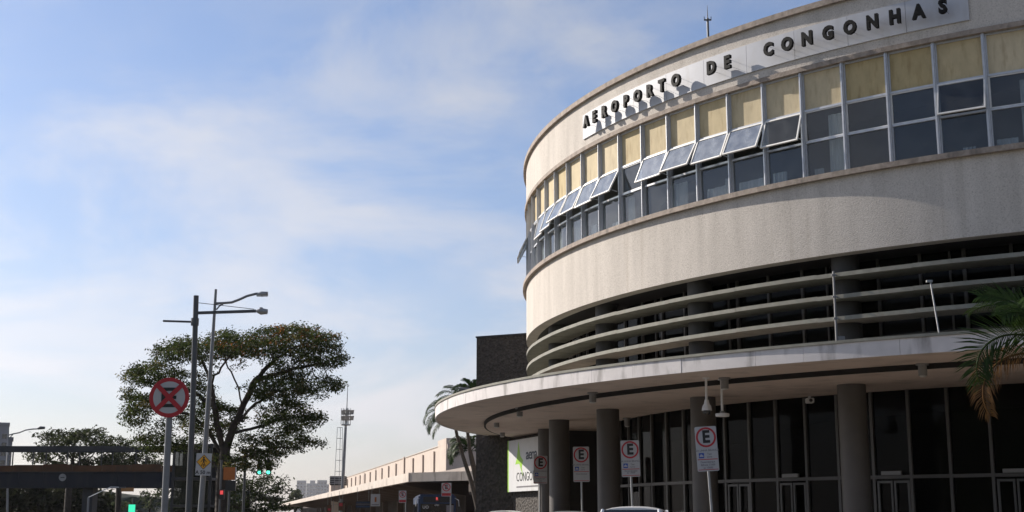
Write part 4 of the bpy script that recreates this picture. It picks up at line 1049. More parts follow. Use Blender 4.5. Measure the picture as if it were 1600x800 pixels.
make_tree('street_tree', 'dark bushy tree below the right side of the spreading tree, behind the traffic lights', 'tree', 112, 385,
    [(405, 755, 45, 18, 0, 4, 220), (420, 775, 34, 14, 0, 3, 140), (370, 770, 40, 26, 0, 4, 300), (335, 765, 40, 30, 1, 3, 300), (300, 780, 40, 24, 2, 3, 240), (395, 790, 60, 14, 0, 4, 260)], [(388, 785, 0)], 0.5, 0.8, 3.0, 0.022, 0.15, 22, 0.34, (0.030, 0.04, 0.014), seed=8, trunk_r=0.25)
make_tree('roadside_tree', 'broad leafy tree behind the footbridge at the left', 'tree', 152, 105,
    [(120, 690, 58, 22, 0, 6, 420), (85, 682, 34, 12, 0, 4, 110), (75, 712, 40, 18, 0, 4, 160), (150, 720, 50, 20, 0, 5, 260), (130, 678, 36, 10, 0, 4, 120)], [(108, 760, 0), (112, 735, 0)], 0.6, 0.95, 3.6, 0.03, 0.21, 20, 0.42, (0.036, 0.045, 0.017), seed=21, trunk_r=0.4)
make_tree('roadside_tree', 'smaller rounded tree behind the footbridge, right of the broad leafy one', 'tree', 160, 185,
    [(180, 697, 28, 15, 0, 4, 200), (190, 722, 40, 16, 0, 4, 220), (222, 715, 28, 16, 0, 4, 130), (240, 735, 30, 18, 0, 4, 140)], [(186, 760, 0), (186, 740, 0)], 0.6, 0.95, 3.6, 0.03, 0.21, 20, 0.42, (0.036, 0.046, 0.015), seed=22, trunk_r=0.35)
make_tree('underpass_tree', 'dark dense tree filling the view under the left half of the footbridge', 'tree', 175, 60,
    [(30, 770, 70, 32, 0, 5, 620), (95, 778, 65, 28, 0, 5, 620), (150, 786, 36, 22, 0, 4, 300), (-30, 770, 50, 30, 0, 5, 300)], [(62, 790, 0)], 0.8, 1.2, 5, 0.04, 0.42, 24, 0.6, (0.026, 0.030, 0.012), seed=23, trunk_r=0.35)
make_tree('underpass_tree', 'thin airy tree seen against the sky under the right end of the footbridge', 'tree', 170, 232,
    [(235, 782, 26, 18, 0, 3, 120), (190, 790, 18, 14, 0, 3, 50), (255, 770, 22, 16, 0, 3, 80)], [(234, 795, 0)], 0.6, 0.9, 4, 0.03, 0.3, 7, 0.4, (0.05, 0.062, 0.03), seed=24, trunk_r=0.2)
make_tree('distant_tree', 'small hazy tree in front of the distant city blocks', 'tree', 420, 461,
    [(461, 772, 10, 8, 0, 6, 120), (461, 786, 18, 8, 0, 6, 120)], [(461, 788, 0)], 1.2, 1.9, 9, 0.07, 0.8, 9, 1.0, (0.05, 0.06, 0.03), seed=25, trunk_r=0.4)
make_tree('distant_tree', 'low broad treetop just left of the far canopy tip', 'tree', 380, 480,
    [(480, 787, 26, 7, 0, 8, 200), (445, 792, 22, 8, 0, 8, 160), (493, 781, 8, 4, 0, 4, 40)], [(480, 795, 0)], 1.2, 1.9, 9, 0.07, 0.75, 9, 1.0, (0.05, 0.06, 0.025), seed=26, trunk_r=0.4)

# palms
def frond(mb, tints, base, az, el, length, droop, width, nleaf, tint, r, hang=0.35, twist=0.0, lw=0.017):
    """One feather frond: a curved rachis with two rows of drooping leaflets."""
    h = Vector((math.cos(az), math.sin(az), 0)); pts = []
    p = Vector(base); e = el; n = 18; ds = length / n
    for i in range(n + 1):
        pts.append(p.copy()); p = p + (h * math.cos(e) + Vector((0, 0, math.sin(e)))) * ds; e -= droop / n * (0.5 + 1.1 * i / n)
    o = len(mb.v); mb.tube(pts, [0.022 * (1 - 0.85 * i / n) + 0.004 for i in range(n + 1)], 4); tints += [tint] * (len(mb.v) - o)
    side = h.cross(Vector((0, 0, 1))).normalized()
    for j in range(nleaf):
        f_ = 0.14 + 0.86 * j / (nleaf - 1); i = min(int(f_ * n), n - 1); q = pts[i].lerp(pts[i + 1], f_ * n - i) if f_ < 1 else pts[n]
        tdir = (pts[min(i + 1, n)] - pts[i]).normalized() if i < n else (pts[n] - pts[n - 1]).normalized()
        ll = width * (0.35 + 0.65 * math.sin(math.pi * min(1, 0.12 + f_ * 0.86)) ) * r.uniform(0.85, 1.1)
        for s_ in (-1, 1):
            nn_ = side.cross(tdir).normalized()
            out = ((side * math.cos(twist) + nn_ * math.sin(twist)) * s_ + tdir * (0.55 + 0.5 * f_) + Vector((0, 0, 0.22 * math.cos(twist))) + Vector(r.normal(0, 0.07, 3))).normalized()
            a = q; b = q + out * ll * 0.5; c = b + (out + Vector((0, 0, -hang * 1.6))).normalized() * ll * 0.5
            wv = tdir.cross(out).cross(out).normalized() * lw + tdir * lw * 0.5
            o = len(mb.v)
            mb.v += [tuple(a - wv * 0.6), tuple(a + wv * 0.6), tuple(b + wv), tuple(b - wv), tuple(c)]
            mb.f += [(o, o + 1, o + 2, o + 3), (o + 3, o + 2, o + 4)]
            k_ = r.uniform(0.7, 1.3); tints += [tuple(x * k_ for x in tint)] * 5

def palm_mesh(fr_list, name, par):
    mb = MB(); tints = []; r = np.random.default_rng(len(fr_list) + 3)
    for f_ in fr_list: frond(mb, tints, r=r, **f_)
    me = mb.mesh(name, M['palmleaf'], fix=False)
    at = me.attributes.new('tint', 'FLOAT_COLOR', 'POINT')
    at.data.foreach_set('color', np.array([(*t_, 1) for t_ in tints], np.float32).ravel())
    return link(name, me, par)

PG = (0.026, 0.050, 0.009)
PB = (0.15, 0.075, 0.025)
PF = (0.030, 0.055, 0.010)
# clump behind the canopy tip
dp = 66.0
pb = W(742, 800, dp)
cl = thing('palm_clump', 'slender leaning palms growing beside the stone tower behind the canopy tip', 'palm', (pb.x, dp, 0.1))
for nm, pts in (('trunk', [(748, 800), (736, 752), (723, 712), (714, 680), (708, 650)]), ('trunk', [(754, 800), (744, 752), (735, 712), (730, 670), (727, 640)])):
    MB().tube([W(px, py, dp + 0.6) - Vector((pb.x, dp, 0.1)) for px, py in pts], [0.13, 0.11, 0.095, 0.085, 0.07], 10).build(nm, M['palmbark'], cl, smooth=60)
def at_cl(px, py, do=0): return tuple(W(px, py, dp + do) - Vector((pb.x, dp, 0.1)))
def FR(base, az, el, length, droop, width=0.5, n=44, tint=PG, hang=0.5, tw=0.0, lw=0.027): return dict(lw=lw, base=base, az=R_(az), el=R_(el), length=length, droop=R_(droop), width=width, nleaf=n, tint=tint, hang=hang, twist=tw)
c1, c2 = at_cl(708, 650, 0.6), at_cl(727, 638, 0.6)
fl_ = [FR(c1, 178, 38, 1.95, 140, 0.45, tw=0.5), FR(c1, 196, 58, 1.9, 150, 0.45, tw=-0.4), FR(c1, 160, 68, 1.9, 140, 0.45, tw=0.6), FR(c1, 120, 72, 1.9, 110), FR(c1, 60, 65, 1.9, 110), FR(c1, 20, 60, 1.8, 120, tw=0.5), FR(c1, 185, 2, 1.7, 100, 0.45, tw=0.5), FR(c1, 230, 30, 1.6, 110), FR(c1, 172, -20, 1.6, 70, 0.4, tw=0.6), FR(c1, 205, 20, 1.9, 130, 0.45, tw=0.3),
       FR(c2, 170, 55, 2.0, 130, 0.45, tw=0.5), FR(c2, 100, 78, 2.0, 80), FR(c2, 150, 76, 1.9, 90, tw=0.8), FR(c2, 40, 72, 1.9, 100, tw=0.6), FR(c2, 10, 50, 1.8, 120, tw=0.5), FR(c2, 250, 40, 1.6, 120), FR(c2, 182, 25, 2.0, 120, 0.45, tw=0.6), FR(c2, 195, 68, 1.9, 120, tw=0.4)]
c4 = at_cl(742, 618, 1.6)
MB().tube([at_cl(760, 800, 1.6), at_cl(750, 700, 1.6), c4], [0.11, 0.09, 0.07], 8).build('trunk', M['palmbark'], cl, smooth=60)
fl_ += [FR(c4, 180, 30, 1.5, 110, 0.42, tw=0.5), FR(c4, 175, 58, 1.4, 110, 0.42, tw=0.6), FR(c4, 150, 75, 1.2, 60, 0.4, tw=0.6), FR(c4, 195, 75, 1.1, 70, 0.4, tw=0.3), FR(c4, 190, 5, 1.5, 90, 0.42, tw=0.5), FR(c4, 90, 80, 1.1, 60, 0.4), FR(c4, 210, 45, 1.4, 110, 0.4)]
palm_mesh(fl_, 'fronds', cl)
c3 = at_cl(736, 705, 1.2)
MB().tube([at_cl(757, 800, 1.2), at_cl(746, 748, 1.2), c3], [0.1, 0.08, 0.06], 8).build('trunk', M['palmbark'], cl, smooth=60)
palm_mesh([FR(c3, 180, 40, 1.6, 150, 0.42, tw=0.5), FR(c3, 190, 10, 1.4, 110, 0.42, tw=0.6), FR(c3, 160, 65, 1.4, 120, 0.42, tw=0.4), FR(c3, 90, 70, 1.5, 90), FR(c3, 10, 50, 1.5, 120, tw=0.5), FR(c3, 175, 70, 1.4, 120, tw=0.7), FR(c3, 220, 50, 1.5, 130), FR(c3, 200, 30, 1.5, 150, 0.42, tw=0.3), FR(c3, 0, 10, 1.3, 100, tw=0.6)], 'fronds', cl)
# foreground palm at the right edge, trunk outside the frame
df = 16.5
pf = W(1668, 800, df)
fp = thing('foreground_palm', 'green palm with one dry orange frond at the right edge of the picture', 'palm', (pf.x, df, 0.14))
ct = W(1660, 558, df) - Vector((pf.x, df, 0.14))
MB().tube([(0, 0, 0), (0.03, 0, 0.8), (0.0, 0, 1.8), tuple(ct)], [0.16, 0.13, 0.12, 0.10], 12).build('trunk', M['palmbark'], fp, smooth=60)
ct = tuple(ct)
palm_mesh([FR(ct, 182, 44, 1.62, 165, 0.50, 64, hang=0.12, tw=1.15, lw=0.013, tint=PF), FR(ct, 176, 68, 1.35, 75, 0.46, 60, hang=0.2, tw=0.9, lw=0.013, tint=PF), FR(ct, 150, 74, 1.3, 70, 0.46, 54, tw=0.5, lw=0.013, tint=PF), FR(ct, 205, 60, 1.2, 90, 0.42, 50, tw=0.8, lw=0.013, tint=PF), FR(ct, 140, 70, 1.5, 100, 0.42, 44, lw=0.013, tint=PF), FR(ct, 90, 60, 1.6, 110, 0.4, 44, lw=0.013, tint=PF), FR(ct, 30, 55, 1.7, 110, 0.4, 44, lw=0.013, tint=PF),
           FR(ct, -10, 40, 1.7, 120, 0.4, 44, lw=0.013, tint=PF), FR(ct, -50, 55, 1.6, 110, 0.4, 44, lw=0.013, tint=PF), FR(ct, 230, 70, 1.4, 110, 0.4, 44, lw=0.013, tint=PF)], 'fronds', fp)
palm_mesh([FR((ct[0], ct[1], ct[2] - 0.05), 183, 22, 1.62, 150, 0.36, 56, PB, 0.5, 0.9, lw=0.012), FR((ct[0], ct[1], ct[2] - 0.10), 20, 0, 1.6, 110, 0.34, 40, PB, 0.9, lw=0.012)], 'dry_frond', fp)

# ------------------------------------------------------------------ street furniture on the left
dS = 25.0
b = W(259, 800, dS); c = W(266, 621.5, dS)
ns2 = thing('no_stopping_sign', 'large round red and white no stopping sign on a grey post', 'sign', (b.x, dS, 0.13))
hx = c.x - b.x; hz = c.z - 0.13
MB().tube([(-0.03, 0, 0), (hx, 0, hz - 0.1)], 0.062, 14).build('post', M['polegrey'], ns2, smooth=35)
rD = 31.0 * dS / FPX
pl = disc(rD, -0.066, 0.012, M['signred'], 'plate', ns2, hz, hx, 48)
disc(rD * 0.80, -0.079, 0.003, M['signwhite'], 'white_field', pl, hz, hx, 48)
e = text_mesh('E', 0.62, 0.003, 0.03, M['signblack'], xscale=1.0)
for sx_, ml in ((1, None),):
    q = rD * 0.52
    for (x0, x1, z0, z1) in ((-q * 0.75, -q * 0.35, -q * 0.95, q * 0.95), (-q * 0.35, q * 0.85, q * 0.62, q * 0.95), (-q * 0.35, q * 0.85, -q * 0.95, -q * 0.62), (-q * 0.35, q * 0.7, -q * 0.16, q * 0.16)):
        flat([(hx + x0, hz + z0), (hx + x1, hz + z0), (hx + x1, hz + z1), (hx + x0, hz + z1)], -0.083, M['signblack'], 'letter_stroke', pl, 0.003)
for a_, yy in ((45, -0.090), (135, -0.0935)):
    ca, sa = math.cos(R_(a_)), math.sin(R_(a_)); L2 = rD * 0.84
    wv = rD * 0.115
    flat([(hx + ca * s1 * L2 - sa * s2 * wv, hz + sa * s1 * L2 + ca * s2 * wv) for s1, s2 in ((-1, -1), (1, -1), (1, 1), (-1, 1))], yy, M['signred'], 'red_bar', pl, 0.003)

# street pole with two arms
dP = 36.0
b = W(296, 800, dP)
def lp(px, py, d, base): return tuple(W(px, py, d) - base)
base = Vector((b.x, dP, 0.13))
pole = thing('camera_pole', 'tall dark pole with a left arm and a right arm carrying a lamp', 'pole', base)
MB().tube([(-0.02, 0, 0), lp(301, 640, dP, base), lp(306.5, 462, dP, base)], [0.085, 0.078, 0.072], 14).build('post', M['poledark'], pole, smooth=35)
arm = MB().bar(lp(309, 489, dP, base), lp(400, 486, dP, base), 0.09, 0.075).build('arm', M['poledark'], pole)
MB().bar(lp(302, 503, dP, base), lp(255, 501.5, dP, base), 0.06, 0.05).build('arm', M['poledark'], pole)
MB().tube([lp(309, 473, dP, base), lp(397, 483, dP, base)], 0.009, 6).build('stay_wire', M['poledark'], pole)
lh = MB().tube([lp(401, 486, dP, base), lp(408, 486.5, dP, base), lp(418, 487, dP, base)], [0.04, 0.10, 0.07], 10).build('lamp_head', M['steel'], pole, smooth=60)
MB().tube([lp(408, 486, dP, base), lp(408, 480.5, dP, base)], 0.045, 8).build('photocell', M['poledark'], lh)
MB().lathe([(0.11, -0.1), (0.11, 0.1)], 12, lp(304.5, 503, dP, base)).build('clamp', M['poledark'], pole)

dL = 45.0
b = W(312, 800, dL); base = Vector((b.x, dL, 0.13))
sl = thing('street_lamp', 'slender grey street lamp with curved arm carrying the crossing sign', 'street lamp', base)
MB().tube([(-0.02, 0, 0), lp(319, 725, dL, base), lp(326, 620, dL, base), lp(333, 520, dL, base), lp(337.3, 452, dL, base)], [0.105, 0.092, 0.078, 0.058, 0.045], 14).build('post', M['polegrey'], sl, smooth=35)
MB().tube([lp(338, 474, dL, base), lp(350, 473.5, dL, base), lp(362, 472.5, dL, base), lp(374, 468, dL, base), lp(386, 462.5, dL, base), lp(400, 459, dL, base), lp(406, 458.8, dL, base)], 0.045, 10).build('arm', M['polegrey'], sl, smooth=60)
MB().tube([lp(338, 484, dL, base), lp(343, 478, dL, base), lp(350, 474, dL, base)], 0.028, 8).build('bracket', M['polegrey'], sl)
lh = MB().tube([lp(402, 460, dL, base), lp(409, 459.5, dL, base), lp(418.5, 459, dL, base)], [0.05, 0.1, 0.075], 10).build('lamp_head', M['steel'], sl, smooth=60)
MB().box(-0.22, 0.16, -0.07, 0.07, -0.09, -0.06).build('diffuser', M['lampglass'], lh).location = lp(411, 459, dL, base)

c = W(317.5, 725.5, dL - 0.25)
cs = thing('crossing_sign', 'white sign with amber pedestrian diamond reading A 50 m on the lamp post', 'sign', (c.x, dL - 0.2, c.z))
tilt(cs, 1.5)
pl = flat(rrect(0.52, 0.74, 0.02), 0.01, M['signwhite'], 'plate', cs, 0.014)
dm = flat([(0, -0.17), (0.25, 0.08), (0, 0.33), (-0.25, 0.08)], -0.005, M['signblack'], 'diamond_border', pl, 0.003)
flat([(0, -0.145), (0.225, 0.08), (0, 0.305), (-0.225, 0.08)], -0.0085, M['signyellow'], 'diamond', pl, 0.003)
pm = MB()
for poly in ([(-0.025, 0.06), (0.03, 0.06), (0.03, 0.19), (-0.025, 0.19)], [(-0.025, 0.06), (0.0, 0.07), (-0.055, -0.06), (-0.085, -0.06)], [(0.005, 0.07), (0.03, 0.06), (0.075, -0.06), (0.045, -0.06)],
             [(-0.03, 0.18), (-0.03, 0.15), (-0.085, 0.07), (-0.1, 0.09)], [(0.03, 0.18), (0.1, 0.1), (0.085, 0.08), (0.03, 0.14)], [(0.035 * math.cos(t), 0.225 + 0.035 * math.sin(t)) for t in [k * math.pi / 4 for k in range(8)]]):
    n = len(poly); pm.add([(x, -0.0125, z) for x, z in poly], [tuple(range(n))])
for k in range(-2, 3): pm.add([(0.055 * k - 0.015, -0.0125, -0.005 - 0.02 * abs(k) + 0.02), (0.055 * k + 0.015, -0.0125, -0.005 - 0.02 * abs(k) + 0.02), (0.055 * k + 0.015, -0.0125, -0.07 + 0.04 * abs(k) - 0.03), (0.055 * k - 0.015, -0.0125, -0.07 + 0.04 * abs(k) - 0.03)], [(0, 1, 2, 3)])
pm.build('walking_figure', M['signblack'], pl)
link('lettering', text_mesh('A 50 m', 0.17, 0.003, 0.004, M['signblack']), pl, loc=(0, -0.005, -0.27))

# traffic lights under the big tree
def signal(px, py, d, label, arm_to=None):
    c = W(px, py, d)
    s = thing('traffic_light', label, 'traffic light', (c.x, d, c.z - 0.45), group='traffic lights under the spreading tree')
    MB().box(-0.17, 0.17, 0, 0.24, 0, 1.0).build('housing', M['signblack'], s, bevel=0.03)
    for i, mt in enumerate(('greenlight', 'darkpanel', 'darkpanel')):
        z_ = 0.17 + 0.32 * i
        MB().tube([(0, -0.02, z_), (0, 0.0, z_)], 0.125, 18).build('lens', M[mt], s)
        v = MB(); n = 10
        for k in range(n):
            a0, a1 = math.pi * k / n, math.pi * (k + 1) / n
            v.add([(0.145 * math.cos(a0), 0, z_ + 0.145 * math.sin(a0)), (0.145 * math.cos(a1), 0, z_ + 0.145 * math.sin(a1)), (0.145 * math.cos(a1), -0.2, z_ + 0.145 * math.sin(a1)), (0.145 * math.cos(a0), -0.2, z_ + 0.145 * math.sin(a0))], [(0, 1, 2, 3)])
        v.build('visor', M['signblack'], s)
    MB().bar((0, 0.12, 1.0), (0, 0.12, 1.5), 0.06, 0.06).build('hanger', M['poledark'], s)
signal(405.5, 731.5, 92, 'left traffic light showing green under the spreading tree')
signal(419.5, 731.5, 92, 'right traffic light showing green under the spreading tree')
A = W(380, 800, 92.2); base = Vector((A.x, 92.2, 0.1)); zz = W(405, 712, 92).z + 0.28
ga = thing('signal_gantry', 'dark signal arm and post holding the two green traffic lights', 'gantry', base)
MB().tube([(0, 0, 0), (0, 0, zz)], 0.09, 10).build('post', M['poledark'], ga)
MB().tube([(0, 0, zz - 0.1), (2.2, 0, zz - 0.05)], 0.06, 8).build('arm', M['poledark'], ga)

A = W(343, 800, 70); base = Vector((A.x, 70, 0.1))
ps = thing('pedestrian_signal', 'thin post with a small red pedestrian light beside the tree trunk', 'traffic light', base)
MB().tube([(0, 0, 0), (0, 0, W(343, 722, 70).z)], 0.055, 10).build('post', M['poledark'], ps)
zz = W(344, 772, 70).z - 0.1
MB().box(-0.02, 0.24, -0.2, 0.0, zz - 0.28, zz + 0.24).build('housing', M['signblack'], ps, bevel=0.02)
MB().box(0.03, 0.19, -0.21, -0.2, zz - 0.02, zz + 0.18).build('lens', M['redlight'], ps)
A = W(358, 752, 75); base = Vector((A.x, 75, 0.1))
oc = thing('orange_sign_box', 'square orange box on a post in front of the tree trunk', 'sign box', base)
z0, z1 = W(358, 750, 75).z - 0.1, W(358, 730, 75).z - 0.1
MB().box(-0.33, 0.33, -0.06, 0.1, z0, z1).build('box', M['orangebox'], oc, bevel=0.02)
MB().box(0.335, 0.37, -0.05, 0.09, z0, z1).build('edge_strip', M['signwhite'], oc)
MB().tube([(0, 0.15, 0), (0, 0.15, z1)], 0.06, 10).build('post', M['poledark'], oc)
MB().box(-0.2, 0.36, 0.0, 0.2, z0 - 0.6, z0 - 0.03).build('cabinet', M['signblack'], oc)

# ------------------------------------------------------------------ footbridge
dB = 130.0
xl, xr = W(-160, 700, dB).x, W(300, 700, dB).x
def zB(py): return W(100, py, dB).z
fb = thing('footbridge', 'dark blue girder footbridge with orange deck edge crossing the road at the left', 'bridge', (xl, dB, 0))
Lb = xr - xl
gd_ = MB().box(0, Lb, 0, 0.5, zB(762), zB(738)).build('girder', M['bridge'], fb)
for k in range(0, 12): MB().box(Lb * k / 12 - 0.05, Lb * k / 12 + 0.05, -0.06, 0.0, zB(761.5), zB(738.5)).build('stiffener', M['bridge'], gd_)
MB().box(0, Lb, 0, 0.5, zB(762), zB(738)).build('girder', M['bridge'], fb).location = (0, 3.0, 0)
MB().box(-0.1, Lb + 0.1, -0.15, 3.7, zB(738), zB(736)).build('deck', M['darkpanel'], fb)
for k in range(10):
    MB().box(Lb * k / 10 + 0.02, Lb * (k + 1) / 10 - 0.02, -0.2, -0.08 + 0.01 * (k % 2), zB(737), zB(727.5) + 0.06 * ((k * 7) % 3)).build('deck_edge', M['rust'], fb)
for yy in (-0.12, 3.5):
    r_ = MB().box(0, Lb, yy, yy + 0.14, zB(704), zB(697)).build('handrail', M['darkpanel'], fb)
me_bp = MB().box(-0.05, 0.05, -0.1, 0.0, zB(737), zB(702)).mesh('post', M['darkpanel'])
n_ = int(Lb / 3.35)
for k in range(n_ + 1):
    link('post', me_bp, fb, loc=(k * 3.35, 0, 0)); link('post', me_bp, fb, loc=(k * 3.35, 3.6, 0))
c = W(98, 746, dB)
em = disc(0.36, -0.062, 0.01, M['greyframe'], 'emblem', gd_, c.z, c.x - xl, 24)
flat([(c.x - xl - 0.2, c.z - 0.05), (c.x - xl + 0.2, c.z - 0.05), (c.x - xl + 0.2, c.z + 0.03), (c.x - xl - 0.2, c.z + 0.03)], -0.073, M['darkpanel'], 'emblem_bar', em, 0.003)
a_, b_ = W(189, 768, dB - 0.3), W(209, 762, dB - 0.3)
hp = thing('clearance_plate', 'amber height clearance plate hanging under the footbridge girder', 'sign', ((a_.x + b_.x) / 2, dB - 0.3, a_.z))
MB().box(-0.62, 0.62, 0, 0.05, 0.0, b_.z - a_.z).build('plate', mk('faded_amber', (0.36, 0.17, 0.05), 0.6, var=0.2), hp)
for s_ in (-1, 1): MB().box(0.45 * s_ - 0.03, 0.45 * s_ + 0.03, 0.05, 0.28, b_.z - a_.z - 0.1, b_.z - a_.z + 0.02).build('hanger', M['poledark'], hp)
# pier
pr_ = W(131, 800, dB)
MB().box(pr_.x - xl - 0.5, pr_.x - xl + 0.5, 0.8, 2.4, 0, zB(762)).build('pier', M['darkpanel'], fb)
# stair tower at the right end of the bridge
st = thing('stair_tower', 'dark stair tower with glazed panels at the right end of the footbridge', 'stair tower', (W(268, 800, 100).x, 100, 0))
x1 = W(326, 800, 100).x - W(268, 800, 100).x
z1 = W(290, 693, 100).z
for xx in (0, x1 * 0.5, x1):
    for yy in (0, 3.0): MB().box(xx - 0.09, xx + 0.09, yy - 0.09, yy + 0.09, 0, z1).build('post', M['darkpanel'], st)
for k, zz in enumerate((0.3, z1 * 0.33, z1 * 0.62, z1 - 0.12)): MB().box(-0.12, x1 + 0.12, -0.12, 3.12, zz - 0.09, zz + 0.09).build('landing', M['darkpanel'], st)
tg = glass_mat('stair_tower_glass', (0.35, 0.36, 0.37), 0.10, 0.1, (0.12, 0.12, 0.12))
for i in range(2):
    for j in range(3):
        zs = (0.45, z1 * 0.33 + 0.12, z1 * 0.62 + 0.12, z1 - 0.1)
        MB().box(x1 * 0.5 * i + 0.12, x1 * 0.5 * (i + 1) - 0.12, -0.02, 0.02, zs[j], zs[j + 1] - 0.25).build('pane', tg, st)
MB().box(0, x1, 2.9, 3.0, 0, z1).build('back_wall', M['darkpanel'], st)
m_ = MB()
for k in range(14): m_.box(0.3 + k * 0.16, 0.5 + k * 0.16, 0.4, 1.6, 0.4 + k * 0.17, 0.46 + k * 0.17)
m_.build('steps', M['darkpanel'], st)
# lit green board below the bridge
a_, b_ = W(200.5, 800, 120), W(211.5, 789, 120)
gb = thing('green_light_board', 'small lit green display board under the footbridge', 'display', ((a_.x + b_.x) / 2, 120, 0.1))
MB().box(-0.34, 0.34, 0, 0.15, a_.z - 0.5, b_.z).build('housing', M['signblack'], gb)
MB().box(-0.30, 0.30, -0.02, -0.002, a_.z - 0.45, b_.z - 0.06).build('lit_face', mk('lit_green_board', (0.02, 0.3, 0.2), 0.4, emit=(0.05, 0.75, 0.42), estr=0.85), gb)
MB().tube([(0, 0.2, 0), (0, 0.2, b_.z + 0.5)], 0.05, 8).build('post', M['poledark'], gb)
# slim lamp arm under the bridge
A0, A1, A2 = W(137, 800, 126), W(137, 777, 126), W(173, 761, 126)
la = thing('low_lamp_post', 'thin pale lamp arm rising diagonally under the footbridge', 'lamp post', (A0.x, 126, 0.1))
MB().tube([(0, 0, 0), (0, 0, A1.z - 0.1)], 0.1, 8).build('post', M['polegrey'], la)
MB().tube([(0, 0, A1.z - 0.1), (A2.x - A0.x, 0, A2.z - 0.1), (A2.x - A0.x + 0.9, 0, A2.z - 0.12)], 0.04, 6).build('arm', M['white'], la)
MB().box(A2.x - A0.x + 0.8, A2.x - A0.x + 1.4, -0.12, 0.12, A2.z - 0.2, A2.z - 0.08).build('lamp_head', M['poledark'], la)

# street lamp behind the bridge
dl = 145.0; b = W(13, 800, dl); base = Vector((b.x, dl, 0.1))
s2 = thing('street_lamp', 'curved arm street lamp beside the grey tower block at the far left', 'street lamp', base)
MB().tube([(0, 0, 0), lp(13.3, 668, dl, base)], [0.14, 0.07], 10).build('post', M['polegrey'], s2)
MB().tube([lp(13.3, 680, dl, base), lp(20, 678, dl, base), lp(30, 676, dl, base), lp(40, 672, dl, base), lp(50, 670.5, dl, base), lp(60, 670, dl, base)], 0.075, 8).build('arm', M['steel'], s2)
MB().tube([lp(59, 670, dl, base), lp(63, 668.5, dl, base), lp(70, 668.5, dl, base)], [0.1, 0.18, 0.14], 8).build('lamp_head', M['poledark'], s2)
MB().bar(lp(13.3, 686, dl, base), lp(20, 679, dl, base), 0.08, 0.08).build('bracket', M['polegrey'], s2)

# ------------------------------------------------------------------ far buildings
def far_building(name, label, px0, px1, ptop, d, depth, mat, floors, cols, extra=None):
    a, b = W(px0, ptop, d), W(px1, ptop, d)
    t_ = thing(name, label, 'building', ((a.x + b.x) / 2, d, 0), -math.atan2((a.x + b.x) / 2, d))
    w = b.x - a.x; h = a.z
    MB().box(-w / 2, w / 2, 0, depth, 0, h).build('wall', M[mat], t_)
    MB().box(-w / 2 - 0.2, w / 2 + 0.2, -0.2, depth + 0.2, h, h + 0.6).build('roof', M[mat], t_)
    me = MB().box(-w / cols * 0.32, w / cols * 0.32, -0.06, 0.0, 0, (h - 4) / floors * 0.5).mesh('window', M['carglass'])
    for i in range(cols):
        for j in range(floors):
            link('window', me, t_, loc=(-w / 2 + w * (i + 0.5) / cols, 0, 3 + (h - 4) * j / floors))
    if extra: MB().box(*[v * w for v in extra[:2]], 1, depth * 0.6, h + 0.6, h + extra[2]).build('rooftop_room', M[mat], t_)
far_building('tower_block', 'pale grey tower block cut by the left edge of the picture', -30, 12.5, 664, 300, 12, 'concretegrey', 9, 4)
far_building('tower_block', 'lower grey block just right of the tower block at the left edge', 12.8, 19.5, 687, 310, 9, 'concretegrey', 6, 1)
far_building('distant_block', 'leftmost hazy blue block on the horizon by the dark tree', 464, 478.5, 751, 5000, 60, 'farblock', 10, 3)
far_building('distant_block', 'wide low hazy blue block in the middle of the horizon group', 479, 497, 755.5, 5300, 60, 'farblock', 9, 4, (-0.2, 0.25, 12))
far_building('distant_block', 'tall hazy blue block on the horizon nearest the far wing', 496, 511, 750.5, 4800, 60, 'farblock', 10, 3)
far_building('distant_block', 'hazy block on the horizon half hidden behind the far wing parapet', 509, 524, 757, 4900, 60, 'farblock', 9, 3)
lowb = W(490, 779, 600)
far_building('low_house', 'small pale low house under the distant blocks beside the far canopy', 487, 503, 778, 600, 12, 'white', 2, 3)

